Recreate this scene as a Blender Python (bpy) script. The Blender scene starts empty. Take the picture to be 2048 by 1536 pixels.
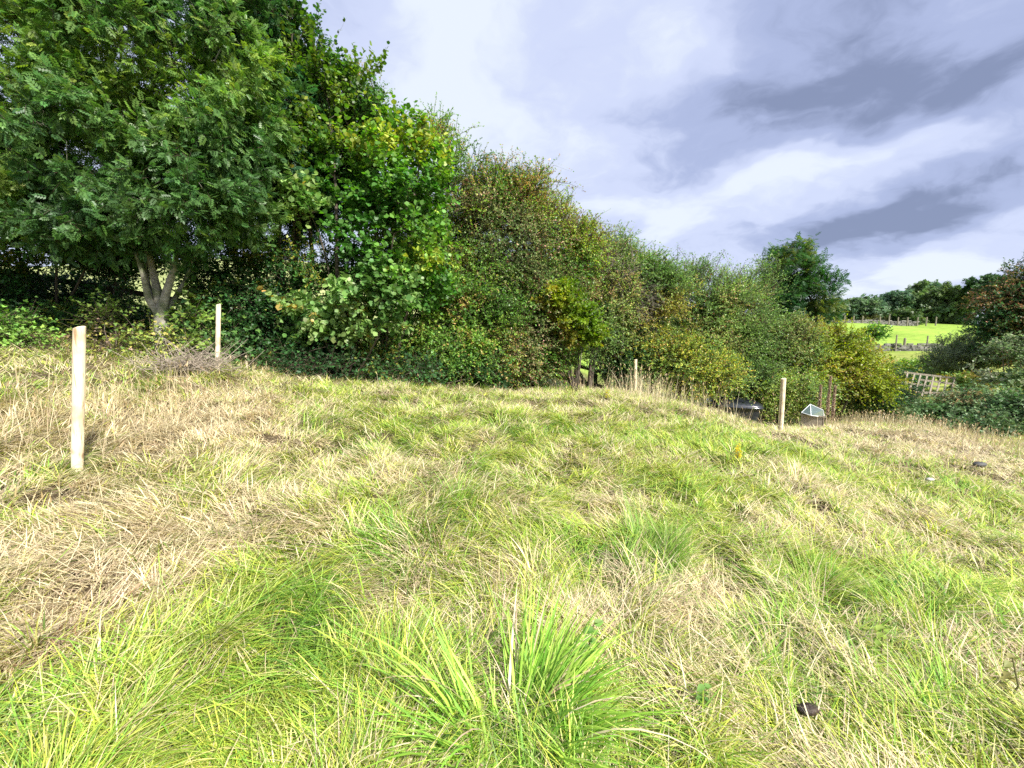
import bpy, math, random
import numpy as np
D = bpy.data
scene = bpy.context.scene
COL = scene.collection
R = math.radians

# ---------------------------------------------------------------- camera
PITCH = R(7.2); F = 850.0; CAMZ = 1.6
cam_d = D.cameras.new('camera'); cam = D.objects.new('camera', cam_d); COL.objects.link(cam)
cam.location = (0, 0, CAMZ); cam.rotation_euler = (math.pi/2 - PITCH, 0, 0)
cam_d.sensor_width = 36; cam_d.lens = 36*F/2048; cam_d.clip_start = 0.05; cam_d.clip_end = 6000
scene.camera = cam

# ---------------------------------------------------------------- sun and sky
SUN_DIR = np.array([0.62, -0.62, 0.78]); SUN_DIR /= np.linalg.norm(SUN_DIR)
sl = D.lights.new('sun', 'SUN'); sl.energy = 4.8; sl.angle = R(3.0); sl.color = (1.0, 0.955, 0.88)
so = D.objects.new('sun', sl); COL.objects.link(so)
from mathutils import Vector
so.rotation_euler = Vector(-SUN_DIR).to_track_quat('-Z', 'Y').to_euler()
so.location = (20, -14, 30)
scene.view_settings.view_transform = 'Standard'; scene.view_settings.look = 'None'
scene.view_settings.gamma = 1.0; scene.view_settings.exposure = 1.12
try: scene.view_settings.use_curve_mapping = False
except Exception: pass

def ray(px, py):
    u = (px-1024)/F; v = (768-py)/F
    c, s = math.cos(PITCH), math.sin(PITCH)
    return np.array([u, c + v*s, -s + v*c])
def at(px, py, Y):
    d = ray(px, py); return np.array([0, 0, CAMZ]) + d*(Y/d[1])

world = D.worlds.new('World'); scene.world = world; world.use_nodes = True
def build_world():
    nt = world.node_tree; nt.nodes.clear(); N = nt.nodes.new; L = nt.links.new
    out = N('ShaderNodeOutputWorld'); bg = N('ShaderNodeBackground'); L(bg.outputs[0], out.inputs[0])
    sky = N('ShaderNodeTexSky'); sky.sky_type = 'NISHITA'; sky.sun_disc = False
    sky.sun_elevation = math.asin(SUN_DIR[2]); sky.sun_rotation = math.atan2(SUN_DIR[0], SUN_DIR[1])
    tc = N('ShaderNodeTexCoord')
    sep = N('ShaderNodeSeparateXYZ'); L(tc.outputs['Generated'], sep.inputs[0])
    def M(op, a, b=None, c=None, clamp=False):
        n = N('ShaderNodeMath'); n.operation = op; n.use_clamp = clamp
        for i, x in enumerate((a, b, c)):
            if x is None: continue
            if isinstance(x, (int, float)): n.inputs[i].default_value = x
            else: L(x, n.inputs[i])
        return n.outputs[0]
    zz = M('ADD', M('MAXIMUM', sep.outputs[2], 0.0), 0.28)
    qx = M('DIVIDE', sep.outputs[0], zz); qy = M('DIVIDE', sep.outputs[1], zz)
    comb = N('ShaderNodeCombineXYZ'); L(qx, comb.inputs[0]); L(qy, comb.inputs[1])
    # warp
    nw = N('ShaderNodeTexNoise'); nw.inputs['Scale'].default_value = 1.6; nw.inputs['Detail'].default_value = 4
    nw.inputs['Roughness'].default_value = 0.55
    L(comb.outputs[0], nw.inputs['Vector'])
    sub = N('ShaderNodeVectorMath'); sub.operation = 'SUBTRACT'; L(nw.outputs['Color'], sub.inputs[0]); sub.inputs[1].default_value = (.5, .5, .5)
    sc_ = N('ShaderNodeVectorMath'); sc_.operation = 'SCALE'; L(sub.outputs[0], sc_.inputs[0]); sc_.inputs['Scale'].default_value = 0.75
    ad = N('ShaderNodeVectorMath'); ad.operation = 'ADD'; L(comb.outputs[0], ad.inputs[0]); L(sc_.outputs[0], ad.inputs[1])
    def q(px, py):
        d = ray(px, py); d = d/np.linalg.norm(d); z = max(d[2], 0)+.28
        return np.array([d[0]/z, d[1]/z])
    def blob(p0, p1, wid):   # band of cloud between two directions
        a, b = q(*p0), q(*p1); c = (a+b)/2; v = b-a; ln = np.linalg.norm(v)/2+1e-6; ang = math.atan2(v[1], v[0])
        s1 = N('ShaderNodeVectorMath'); s1.operation = 'SUBTRACT'; L(ad.outputs[0], s1.inputs[0]); s1.inputs[1].default_value = (c[0], c[1], 0)
        s2 = N('ShaderNodeSeparateXYZ'); L(s1.outputs[0], s2.inputs[0])
        ca, sa = math.cos(ang), math.sin(ang)
        u = M('DIVIDE', M('ADD', M('MULTIPLY', s2.outputs[0], ca), M('MULTIPLY', s2.outputs[1], sa)), ln)
        w = M('DIVIDE', M('SUBTRACT', M('MULTIPLY', s2.outputs[1], ca), M('MULTIPLY', s2.outputs[0], sa)), wid)
        r2 = M('ADD', M('MULTIPLY', u, u), M('MULTIPLY', w, w))
        return M('POWER', 2.71828, M('MULTIPLY', r2, -1.0))
    n2 = N('ShaderNodeTexNoise'); n2.inputs['Scale'].default_value = 2.6; n2.inputs['Detail'].default_value = 6; n2.inputs['Roughness'].default_value = 0.58
    L(ad.outputs[0], n2.inputs['Vector'])
    dark = M('MULTIPLY', M('SUBTRACT', n2.outputs['Fac'], 0.5), 1.3)
    dark = M('ADD', dark, 0.32)
    for p0, p1, w, a in BLOBS:
        dark = M('ADD', dark, M('MULTIPLY', blob(p0, p1, w), a))
    ramp = N('ShaderNodeValToRGB'); cr = ramp.color_ramp; cr.interpolation = 'EASE'
    cr.elements[0].position = 0.0; cr.elements[0].color = (0.84, 0.91, 1.0, 1)
    cr.elements[1].position = 1.0; cr.elements[1].color = (0.25, 0.30, 0.47, 1)
    e = cr.elements.new(.35); e.color = (0.66, 0.73, 0.97, 1)
    e = cr.elements.new(.68); e.color = (0.44, 0.51, 0.76, 1)
    L(dark, ramp.inputs[0])
    skm = N('ShaderNodeVectorMath'); skm.operation = 'SCALE'; L(sky.outputs[0], skm.inputs[0]); skm.inputs['Scale'].default_value = 0.09
    mix = N('ShaderNodeMixRGB'); mix.inputs[0].default_value = 0.90
    L(skm.outputs[0], mix.inputs[1]); L(ramp.outputs[0], mix.inputs[2])
    L(mix.outputs[0], bg.inputs[0]); bg.inputs[1].default_value = 0.50
BLOBS = [((1420, 330), (2150, 100), .26, .50), ((1300, 130), (2200, -150), .50, .40), ((1080, 215), (1330, 260), .10, .22),
         ((1560, 500), (2120, 330), .26, .70), ((1150, 300), (1500, 430), .12, .25), ((1750, 250), (2200, 200), .14, .35),
         ((720, 60), (1150, 60), .40, -.30), ((1380, 420), (1800, 330), .10, -.22), ((1250, 60), (1400, 160), .12, -.25),
         ((1200, 430), (1700, 420), .20, -.35), ((1500, 360), (2000, 300), .10, -.35), ((1640, 590), (2100, 500), .25, -.45),
         ((1000, 250), (1250, 330), .15, -.15), ((700, 130), (950, 290), .3, -.12), ((1900, 570), (2300, 560), .3, .35)]
build_world()

# ---------------------------------------------------------------- noise + helpers
def _h(ix, iy, iz, seed):
    n = (ix*374761393 + iy*668265263 + iz*2147483647 + seed*1274126177) & 0xffffffff
    n = ((n ^ (n >> 13))*1274126177) & 0xffffffff
    n = (n ^ (n >> 16)) & 0xffffffff
    return n/4294967295.0
def noise(p, seed=0):
    p = np.asarray(p, float)
    if p.shape[-1] == 2: p = np.concatenate([p, np.zeros(p.shape[:-1]+(1,))], -1)
    i = np.floor(p).astype(np.int64); f = p-i; f = f*f*(3-2*f)
    r = 0
    for dx in (0, 1):
        for dy in (0, 1):
            for dz in (0, 1):
                w = (f[..., 0] if dx else 1-f[..., 0])*(f[..., 1] if dy else 1-f[..., 1])*(f[..., 2] if dz else 1-f[..., 2])
                r = r + w*_h(i[..., 0]+dx, i[..., 1]+dy, i[..., 2]+dz, seed)
    return r
def fbm(p, seed=0, o=3):
    p = np.asarray(p, float); s = 0; a = .5; t = 0
    for k in range(o):
        s = s + a*noise(p*2**k+k*7.3, seed+k); t += a; a *= .5
    return s/t
def unit(v):
    return v/np.maximum(np.linalg.norm(v, axis=-1, keepdims=True), 1e-9)

def mesh_np(name, V, faces, mat, C=None, smooth=False):
    """V (n,3); faces: list of int arrays (m,k); C (n,3) colours"""
    me = D.meshes.new(name)
    V = np.ascontiguousarray(V, np.float32); me.vertices.add(len(V)); me.vertices.foreach_set('co', V.ravel())
    faces = [f for f in faces if len(f)]
    loops = np.concatenate([np.asarray(f, np.int32).ravel() for f in faces])
    tot = np.concatenate([np.full(len(f), np.asarray(f).shape[1], np.int32) for f in faces])
    st = np.concatenate([[0], np.cumsum(tot)[:-1]]).astype(np.int32)
    me.loops.add(len(loops)); me.loops.foreach_set('vertex_index', loops)
    me.polygons.add(len(tot)); me.polygons.foreach_set('loop_start', st); me.polygons.foreach_set('loop_total', tot)
    if smooth: me.polygons.foreach_set('use_smooth', np.ones(len(tot), bool))
    if C is not None:
        a = me.color_attributes.new('Col', 'FLOAT_COLOR', 'POINT')
        c4 = np.ones((len(V), 4), np.float32); c4[:, :3] = C; a.data.foreach_set('color', c4.ravel())
    me.update(calc_edges=True)
    if mat: me.materials.append(mat)
    return me
def link(name, me, parent=None):
    o = D.objects.new(name, me); COL.objects.link(o)
    if parent is not None:
        o.parent = parent
        o.matrix_parent_inverse = parent.matrix_world.inverted() if False else o.matrix_parent_inverse
    return o
def thing(name, label, cat, loc=(0, 0, 0), rz=0, group=None):
    o = D.objects.new(name, None); COL.objects.link(o); o.location = loc; o.rotation_euler = (0, 0, rz)
    o.empty_display_size = .2; o['label'] = label; o['category'] = cat
    if group: o['group'] = group
    return o
def tag(o, label, cat, group=None):
    o['label'] = label; o['category'] = cat
    if group: o['group'] = group
    return o

# geometry collector
class MB:
    def __init__(s): s.V = []; s.F = []; s.n = 0
    def add(s, V, F):
        V = np.asarray(V, float); s.V.append(V); s.F += [tuple(int(i)+s.n for i in f) for f in F]; s.n += len(V)
    def box(s, c, size, rot=None, jit=0, rng=None):
        h = np.array(size)/2
        P = np.array([[x, y, z] for x in (-1, 1) for y in (-1, 1) for z in (-1, 1)])*h
        if jit: P = P*(1+rng.uniform(-jit, jit, P.shape))
        if rot is not None: P = P@np.asarray(rot).T
        s.add(P+np.array(c), [(0, 1, 3, 2), (4, 6, 7, 5), (0, 4, 5, 1), (2, 3, 7, 6), (0, 2, 6, 4), (1, 5, 7, 3)])
    def bar(s, a, b, w, t, up=(0, 0, 1)):
        a = np.array(a, float); b = np.array(b, float); d = b-a; L = np.linalg.norm(d); d /= L
        x = np.cross(d, up); x /= np.linalg.norm(x); y = np.cross(x, d)
        s.box((a+b)/2, (w, t, L), np.stack([x, y, d], 1))
    def tube(s, pts, rad, n=8, cap=True):
        pts = np.asarray(pts, float); rad = np.broadcast_to(rad, (len(pts),)); k = len(pts)
        d = np.gradient(pts, axis=0) if k > 2 else np.repeat([pts[1]-pts[0]], 2, 0)
        d = unit(d); ref = np.array([0, 0, 1.]) if abs(d[0][2]) < .9 else np.array([1., 0, 0])
        V = []
        for i in range(k):
            x = unit(np.cross(d[i], ref)); y = np.cross(d[i], x); ref = np.cross(x, d[i]) if False else ref
            a = np.arange(n)*2*math.pi/n
            V.append(pts[i]+rad[i]*(np.cos(a)[:, None]*x+np.sin(a)[:, None]*y))
        Fc = [(i*n+j, i*n+(j+1) % n, (i+1)*n+(j+1) % n, (i+1)*n+j) for i in range(k-1) for j in range(n)]
        if cap: Fc += [tuple(range(n))[::-1], tuple((k-1)*n+j for j in range(n))]
        s.add(np.concatenate(V), Fc)
    def build(s, name, mat, parent=None, smooth=False, off=(0, 0, 0)):
        me = D.meshes.new(name); V = np.concatenate(s.V)-np.array(off)
        me.from_pydata(V.tolist(), [], s.F); me.materials.append(mat)
        if smooth:
            for p in me.polygons: p.use_smooth = True
        me.update(); return link(name, me, parent)

# ---------------------------------------------------------------- materials
def mat_leaf(name, trans=.35, rough=.45, spec=.35):
    m = D.materials.new(name); m.use_nodes = True; nt = m.node_tree; nt.nodes.clear(); N = nt.nodes.new; L = nt.links.new
    o = N('ShaderNodeOutputMaterial'); mx = N('ShaderNodeMixShader'); p = N('ShaderNodeBsdfPrincipled'); t = N('ShaderNodeBsdfTranslucent')
    a = N('ShaderNodeAttribute'); a.attribute_name = 'Col'
    h = N('ShaderNodeHueSaturation'); h.inputs['Saturation'].default_value = 1.15; h.inputs['Value'].default_value = 1.15
    L(a.outputs['Color'], p.inputs['Base Color']); L(a.outputs['Color'], h.inputs['Color']); L(h.outputs[0], t.inputs['Color'])
    p.inputs['Roughness'].default_value = rough; p.inputs['Specular IOR Level'].default_value = spec
    mx.inputs[0].default_value = trans
    L(p.outputs[0], mx.inputs[1]); L(t.outputs[0], mx.inputs[2]); L(mx.outputs[0], o.inputs[0])
    return m
def mat_noise(name, c0, c1, scale=8, rough=.8, bump=.2, stretch=(1, 1, 1), c2=None, scale2=1.5, spec=.3, obj=True, metallic=0):
    m = D.materials.new(name); m.use_nodes = True; nt = m.node_tree; N = nt.nodes.new; L = nt.links.new
    p = nt.nodes['Principled BSDF']; tc = N('ShaderNodeTexCoord'); mp = N('ShaderNodeMapping'); mp.inputs['Scale'].default_value = stretch
    L(tc.outputs['Object'], mp.inputs[0])
    n = N('ShaderNodeTexNoise'); n.inputs['Scale'].default_value = scale; n.inputs['Detail'].default_value = 6; n.inputs['Roughness'].default_value = .65
    L(mp.outputs[0], n.inputs['Vector'])
    r = N('ShaderNodeValToRGB'); r.color_ramp.elements[0].position = .3; r.color_ramp.elements[1].position = .7
    r.color_ramp.elements[0].color = (*c0, 1); r.color_ramp.elements[1].color = (*c1, 1); L(n.outputs['Fac'], r.inputs[0])
    last = r.outputs[0]
    if c2:
        n2 = N('ShaderNodeTexNoise'); n2.inputs['Scale'].default_value = scale2; n2.inputs['Detail'].default_value = 3; L(tc.outputs['Object'], n2.inputs['Vector'])
        r2 = N('ShaderNodeValToRGB'); r2.color_ramp.elements[0].position = .48; r2.color_ramp.elements[1].position = .66; L(n2.outputs['Fac'], r2.inputs[0])
        mx = N('ShaderNodeMixRGB'); L(r2.outputs[0], mx.inputs[0]); L(last, mx.inputs[1]); mx.inputs[2].default_value = (*c2, 1); last = mx.outputs[0]
    L(last, p.inputs['Base Color']); p.inputs['Roughness'].default_value = rough; p.inputs['Specular IOR Level'].default_value = spec
    p.inputs['Metallic'].default_value = metallic
    b = N('ShaderNodeBump'); b.inputs['Strength'].default_value = bump; b.inputs['Distance'].default_value = .02
    L(n.outputs['Fac'], b.inputs['Height']); L(b.outputs[0], p.inputs['Normal'])
    return m
M_LEAF = mat_leaf('leaf', .42, .42, .35)
M_LEAFGLOSS = mat_leaf('leaf_waxy', .28, .5, .3)
M_GRASS = mat_leaf('grass_blade', .24, .5, .3)
M_BARK = mat_noise('bark', (.045, .035, .025), (.16, .13, .10), 14, .9, .5, (1, 1, .35))
M_BARKPALE = mat_noise('bark_pale', (.15, .13, .10), (.50, .47, .40), 14, .85, .5, (1, 1, 1.6), c2=(.10, .13, .05), scale2=3)
M_TWIGGREY = mat_noise('bark_grey', (.16, .13, .10), (.38, .32, .25), 14, .9, .3)
M_POST = mat_noise('peeled_softwood', (.66, .54, .36), (.84, .73, .54), 7, .75, .15, (6, 6, .5), c2=(.52, .39, .24), scale2=5)
def _knots():
    nt = M_POST.node_tree; N = nt.nodes.new; L = nt.links.new; p = nt.nodes['Principled BSDF']; src = p.inputs['Base Color'].links[0].from_socket
    tc = N('ShaderNodeTexCoord'); mp = N('ShaderNodeMapping'); mp.inputs['Scale'].default_value = (9, 9, 5); L(tc.outputs['Object'], mp.inputs[0])
    v = N('ShaderNodeTexVoronoi'); L(mp.outputs[0], v.inputs['Vector']); v.inputs['Scale'].default_value = 1
    r = N('ShaderNodeValToRGB'); r.color_ramp.elements[0].position = .10; r.color_ramp.elements[0].color = (.28, .17, .09, 1); r.color_ramp.elements[1].position = .2; r.color_ramp.elements[1].color = (1, 1, 1, 1); L(v.outputs['Distance'], r.inputs[0])
    m = N('ShaderNodeMixRGB'); m.blend_type = 'MULTIPLY'; m.inputs[0].default_value = .75; L(src, m.inputs[1]); L(r.outputs[0], m.inputs[2])
    mp2 = N('ShaderNodeMapping'); mp2.inputs['Scale'].default_value = (60, 60, 1.2); L(tc.outputs['Object'], mp2.inputs[0]); n = N('ShaderNodeTexNoise'); n.inputs['Scale'].default_value = 1; n.inputs['Detail'].default_value = 3; L(mp2.outputs[0], n.inputs['Vector'])
    r2 = N('ShaderNodeValToRGB'); r2.color_ramp.elements[0].position = .32; r2.color_ramp.elements[0].color = (.45, .34, .22, 1); r2.color_ramp.elements[1].position = .42; r2.color_ramp.elements[1].color = (1, 1, 1, 1); L(n.outputs['Fac'], r2.inputs[0])
    m2 = N('ShaderNodeMixRGB'); m2.blend_type = 'MULTIPLY'; m2.inputs[0].default_value = .8; L(m.outputs[0], m2.inputs[1]); L(r2.outputs[0], m2.inputs[2]); L(m2.outputs[0], p.inputs['Base Color'])
_knots()
M_OLDWOOD = mat_noise('weathered_wood', (.13, .11, .085), (.32, .28, .22), 9, .85, .4, (4, 4, .6))
M_DARKWOOD = mat_noise('dark_wood', (.02, .017, .013), (.07, .055, .04), 9, .9, .4)
M_STONE = mat_noise('dry_stone', (.10, .095, .085), (.34, .32, .29), 3.5, .9, .6, c2=(.055, .055, .05), scale2=2.5)

# ---------------------------------------------------------------- terrain
ctrl = []
def G(px, py, Y): ctrl.append(tuple(at(px, py, Y)))
def GX(x, y, z): ctrl.append((x, y, z))
for p in [(157, 972, 3.3), (435, 745, 7.3), (1270, 792, 13.5), (1560, 870, 8.9),
          (0, 700, 7.3), (200, 705, 8), (600, 750, 9.8), (850, 762, 11.5), (1100, 780, 13.5), (1240, 798, 15),
          (1380, 822, 13.0), (1450, 843, 12.2), (1520, 862, 11.2), (1620, 866, 11.3), (1700, 856, 12.5), (1900, 872, 12.5), (2048, 900, 12), (2300, 950, 11),
          (1850, 695, 52), (1700, 695, 55), (2000, 700, 50), (1850, 765, 30), (1700, 648, 92), (1850, 651, 92), (1950, 657, 86), (1850, 647, 130),
          (1180, 722, 30), (60, 552, 34), (250, 546, 36), (-150, 575, 30)]: G(*p)
for p in [(0, 0, 0), (-3, 1, .28), (3, 1, -.22), (0, -5, 0), (-9, -3, .8), (9, -3, -.7), (0, 4, .12), (7, 5, -.75), (-1.5, 5.5, .35),
          (-30, -20, 2), (30, -20, -2), (4.5, 17.5, -2.0), (8, 16.5, -2.15), (13, 18, -2.3), (18, 17, -2.2), (12, 24, -2.2), (22, 24, -2.0), (30, 20, -1.8),
          (-12, 14, 2.2), (-35, 20, 5), (-45, 70, 13), (-10, 60, 7.5), (-10, 26, 2.2), (15, 60, .6), (0, 18, .2), (80, 60, .5), (160, 300, 4), (-150, 300, 24),
          (0, 400, 12), (20, 120, 4.5), (-10, 130, 14), (1000, 1000, 5), (-1000, 1000, 30), (-800, -800, 5), (800, -800, -5), (0, 2500, 5), (60, 150, 4)]: GX(*p)
ctrl = np.array(ctrl)
def warp(xy):
    xy = np.asarray(xy, float); r = np.linalg.norm(xy, axis=-1, keepdims=True)+1e-6
    return xy/r*np.log1p(r/4)
_cw = warp(ctrl[:, :2])
def _U(r): return np.where(r > 1e-9, r*r*np.log(np.maximum(r, 1e-9)), 0)
def _solve():
    n = len(_cw); K = _U(np.linalg.norm(_cw[:, None]-_cw[None], axis=-1)) + np.eye(n)*0.002
    P = np.c_[np.ones(n), _cw]; A = np.zeros((n+3, n+3)); A[:n, :n] = K; A[:n, n:] = P; A[n:, :n] = P.T
    return np.linalg.solve(A, np.r_[ctrl[:, 2], 0, 0, 0])
_w = _solve()
def ground(x, y):
    x = np.asarray(x, float); y = np.asarray(y, float); sh = np.broadcast(x, y).shape
    X = np.stack([np.broadcast_to(x, sh).ravel(), np.broadcast_to(y, sh).ravel()], -1); out = np.empty(len(X))
    for i in range(0, len(X), 100000):
        q = warp(X[i:i+100000]); k = _U(np.linalg.norm(q[:, None]-_cw[None], axis=-1))
        out[i:i+100000] = k@_w[:-3]+_w[-3]+q@_w[-2:]
    r = np.linalg.norm(X, axis=-1)
    bump = ((fbm(X*.9, 5, 2)-.5)*.22+(np.abs(noise(X*2.1, 6)-.5)*-.30+.07))*np.clip(1.3-r/30, 0, 1) + (noise(X*.06, 9)-.5)*1.2*np.clip(r/60-.6, 0, 1)
    return (out+bump).reshape(sh)
def gz(x, y): return float(ground(np.array([x]), np.array([y]))[0])
def hit(px, py, y0=.4, y1=40):
    d = ray(px, py); ys = np.linspace(y0, y1, 3000); P = np.array([0, 0, CAMZ])+d*(ys/d[1])[:, None]
    g = ground(P[:, 0], P[:, 1]); k = np.argmax(P[:, 2] <= g)
    return np.array([P[k, 0], P[k, 1], g[k]])
def base_at(px, Y):   # foot of something seen above pixel column px at depth Y
    x = (px-1024)/F*Y; 
    for _ in range(4):
        z = gz(x, Y); depth = Y*math.cos(PITCH)-(z-CAMZ)*math.sin(PITCH); x = (px-1024)/F*depth
    return np.array([x, Y, gz(x, Y)])

M_GROUND = D.materials.new('ground'); M_GROUND.use_nodes = True
def _gm():
    nt = M_GROUND.node_tree; N = nt.nodes.new; L = nt.links.new; p = nt.nodes['Principled BSDF']
    a = N('ShaderNodeAttribute'); a.attribute_name = 'Col'; tc = N('ShaderNodeTexCoord')
    n = N('ShaderNodeTexNoise'); n.inputs['Scale'].default_value = 9; n.inputs['Detail'].default_value = 8; n.inputs['Roughness'].default_value = .7
    L(tc.outputs['Object'], n.inputs['Vector'])
    n3 = N('ShaderNodeTexNoise'); n3.inputs['Scale'].default_value = .9; n3.inputs['Detail'].default_value = 6; L(tc.outputs['Object'], n3.inputs['Vector'])
    ad = N('ShaderNodeMath'); ad.operation = 'ADD'; L(n.outputs['Fac'], ad.inputs[0]); L(n3.outputs['Fac'], ad.inputs[1])
    mr = N('ShaderNodeMapRange'); mr.inputs[1].default_value = .7; mr.inputs[2].default_value = 1.3; mr.inputs[3].default_value = .55; mr.inputs[4].default_value = 1.35
    L(ad.outputs[0], mr.inputs[0])
    mx = N('ShaderNodeVectorMath'); mx.operation = 'SCALE'; L(a.outputs['Color'], mx.inputs[0]); L(mr.outputs[0], mx.inputs['Scale'])
    L(mx.outputs[0], p.inputs['Base Color']); p.inputs['Roughness'].default_value = .95; p.inputs['Specular IOR Level'].default_value = .1
    b = N('ShaderNodeBump'); b.inputs['Strength'].default_value = .6; b.inputs['Distance'].default_value = .05
    L(ad.outputs[0], b.inputs['Height']); L(b.outputs[0], p.inputs['Normal'])
_gm()
def lerp(a, b, t): return np.asarray(a)*(1-t)+np.asarray(b)*t
def build_ground():
    na, nr = 360, 230
    rr = np.concatenate([[0.0], np.geomspace(.25, 2600, nr-1)]); aa = np.linspace(0, 2*math.pi, na, endpoint=False)
    X = rr[:, None]*np.sin(aa); Y = rr[:, None]*np.cos(aa); Z = ground(X, Y)
    V = np.stack([X, Y, Z], -1).reshape(-1, 3)
    i = np.arange(nr-1)[:, None]*na; j = np.arange(na); j2 = (j+1) % na
    Fq = np.stack([i+j, i+j2, i+na+j2, i+na+j], -1).reshape(-1, 4)[:, ::-1]
    r = np.linalg.norm(V[:, :2], axis=1)
    near = np.array([.10, .075, .045]); field = np.array([.24, .36, .055]); pale = np.array([.30, .34, .13])
    C = np.tile(near, (len(V), 1))
    # pasture beyond the hedge
    far = np.clip((r-24)/4, 0, 1)[:, None]; C = C*(1-far)+field*far
    lw = (np.clip((r-14)/3, 0, 1)*np.clip((-V[:, 0]/np.maximum(V[:, 1], 1)+.1)/.15, 0, 1))[:, None]; C = C*(1-lw)+pale*lw
    mid = (np.clip((r-20)/3, 0, 1)*np.clip((52-V[:, 1])/4, 0, 1)*(V[:, 0] > 8))[:, None]; C = C*(1-mid)+np.array([.26, .30, .07])*mid
    t = fbm(V[:, :2]*.12, 3, 4)[:, None]; C = C*(.75+.5*t)
    me = mesh_np('ground', V, [Fq], M_GROUND, C, True); o = link('ground', me); o['kind'] = 'structure'
build_ground()

# ---------------------------------------------------------------- grass
def blades(P, phi, th0, th1, Ln, W, C, nseg, ctip=None, twist=None, rng=None):
    """P base (n,3), phi heading, th0/th1 start/end lean, Ln length, W width, C colour -> V, F, Cv"""
    n = len(P); hx = np.cos(phi); hy = np.sin(phi); h = np.stack([hx, hy, 0*hx], -1)
    tw = rng.uniform(-.9, .9, n) if twist is None else twist
    sd = np.stack([-np.sin(phi+tw), np.cos(phi+tw), 0*hx], -1)
    pos = P.copy(); pts = [pos]
    for k in range(nseg):
        th = th0+(th1-th0)*((k+.5)/nseg)
        pos = pos+(Ln/nseg)[:, None]*(np.sin(th)[:, None]*h+np.stack([0*th, 0*th, np.cos(th)], -1)); pts.append(pos)
    V = []; Cv = []
    for k in range(nseg):
        t = k/nseg; w = (W*(1-t**2.2)*(.75 if k == 0 else 1))[:, None]*.5
        V += [pts[k]-sd*w, pts[k]+sd*w]
        c = C if ctip is None else C*(1-t)+ctip*t
        Cv += [c, c]
    V.append(pts[-1]); Cv.append(C if ctip is None else ctip)
    V = np.stack(V, 1); m = V.shape[1]; Cv = np.stack(Cv, 1)
    base = (np.arange(n)*m)[:, None]
    q = [base+np.array([2*k, 2*k+1, 2*k+3, 2*k+2]) for k in range(nseg-1)]
    tri = base+np.array([m-3, m-2, m-1])
    Q = np.concatenate(q) if q else np.zeros((0, 4), int)
    return V.reshape(-1, 3), Q, tri, Cv.reshape(-1, 3)
class Grass:
    def __init__(s): s.V = []; s.Q = []; s.T = []; s.C = []; s.n = 0
    def add(s, V, Q, T, C): s.V.append(V); s.Q.append(Q+s.n); s.T.append(T+s.n); s.C.append(C); s.n += len(V)
    def build(s, name, mat=None, parent=None, off=None):
        V = np.concatenate(s.V)
        if off is not None: V = V-np.asarray(off)
        return link(name, mesh_np(name, V, [np.concatenate(s.Q), np.concatenate(s.T)], mat or M_GRASS, np.concatenate(s.C)), parent)

# colour zones of the meadow: (world x, y, radius, greenness, deepness)
def zone(px, py, rad, g, d=0.0): p = hit(px, py); return (p[0], p[1], rad, g, d)
ZONES = [zone(100, 1120, .8, -.55), zone(350, 1020, .8, -.4), zone(60, 850, 1.2, -.6), zone(330, 870, 1.3, -.8), zone(420, 820, 1.3, -.6), zone(100, 1270, .35, -.9), zone(200, 1200, .3, -.7), zone(480, 1080, .5, -.4), zone(30, 1000, .5, -.4),
         zone(560, 760, 1.2, -.35), zone(300, 780, .6, .5, .5), zone(180, 900, .4, .4, .3), zone(30, 960, .3, .5, .3), zone(250, 1450, .5, .5), zone(60, 1480, .5, .5), zone(520, 1450, .45, .3),
         zone(600, 1230, .22, .6, .9), zone(740, 1120, .25, .5, .7), zone(1300, 1080, .3, .8, 1.0), zone(1380, 990, .45, .6, .8), zone(1180, 1110, .25, .6, .7), zone(1390, 1200, .25, .6, .8), zone(1500, 1310, .25, .6, .7),
         zone(1250, 960, .3, .5, .5), zone(980, 940, .5, .3, .4), zone(720, 880, .7, .4, .3), zone(1060, 900, .5, .2, .4), zone(1650, 1180, .4, .5, .4), zone(1000, 1480, .4, .6, .3), zone(700, 1340, .3, .3),
         zone(1000, 1180, .2, -.6), zone(860, 1190, .2, -.5), zone(1430, 1215, .16, -1.2), zone(700, 1210, .2, -.5), zone(1900, 1000, 1.0, .25, .1), zone(1950, 930, 1.6, -.5), zone(1750, 870, 2.0, -.7), zone(1900, 885, 2.2, -.65), zone(1650, 855, 1.3, -.6),
         zone(1350, 812, 1.5, -.45), zone(1500, 890, 1.8, .25), zone(1200, 850, 2.5, .1), zone(2000, 1270, .3, -.6), zone(1850, 1180, .5, .5, .5), zone(1700, 1500, .3, -.2), zone(230, 1180, .3, -.4)]
def green_at(x, y):
    g = np.full(x.shape, .42)+(fbm(np.stack([x, y], -1)*.9, 21, 3)-.5)*1.5+(fbm(np.stack([x, y], -1)*3.1, 25, 2)-.5)*1.5
    d = (fbm(np.stack([x, y], -1)*1.6, 31, 3)-.58)*2.0
    for zx, zy, r, a, b in ZONES:
        k = np.exp(-((x-zx)**2+(y-zy)**2)/(r*r)); g = g+k*a; d = d+k*b
    return g, np.clip(d, 0, 1)
STRAW = np.array([[.60, .51, .29], [.66, .57, .36], [.50, .42, .24], [.56, .44, .30], [.72, .65, .43]])
GREENS = np.array([[.34, .46, .055], [.40, .50, .065], [.43, .51, .10], [.19, .37, .045], [.52, .56, .20], [.24, .42, .05]])
DEEP = np.array([[.17, .35, .045], [.22, .40, .05], [.13, .29, .05]])
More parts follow.
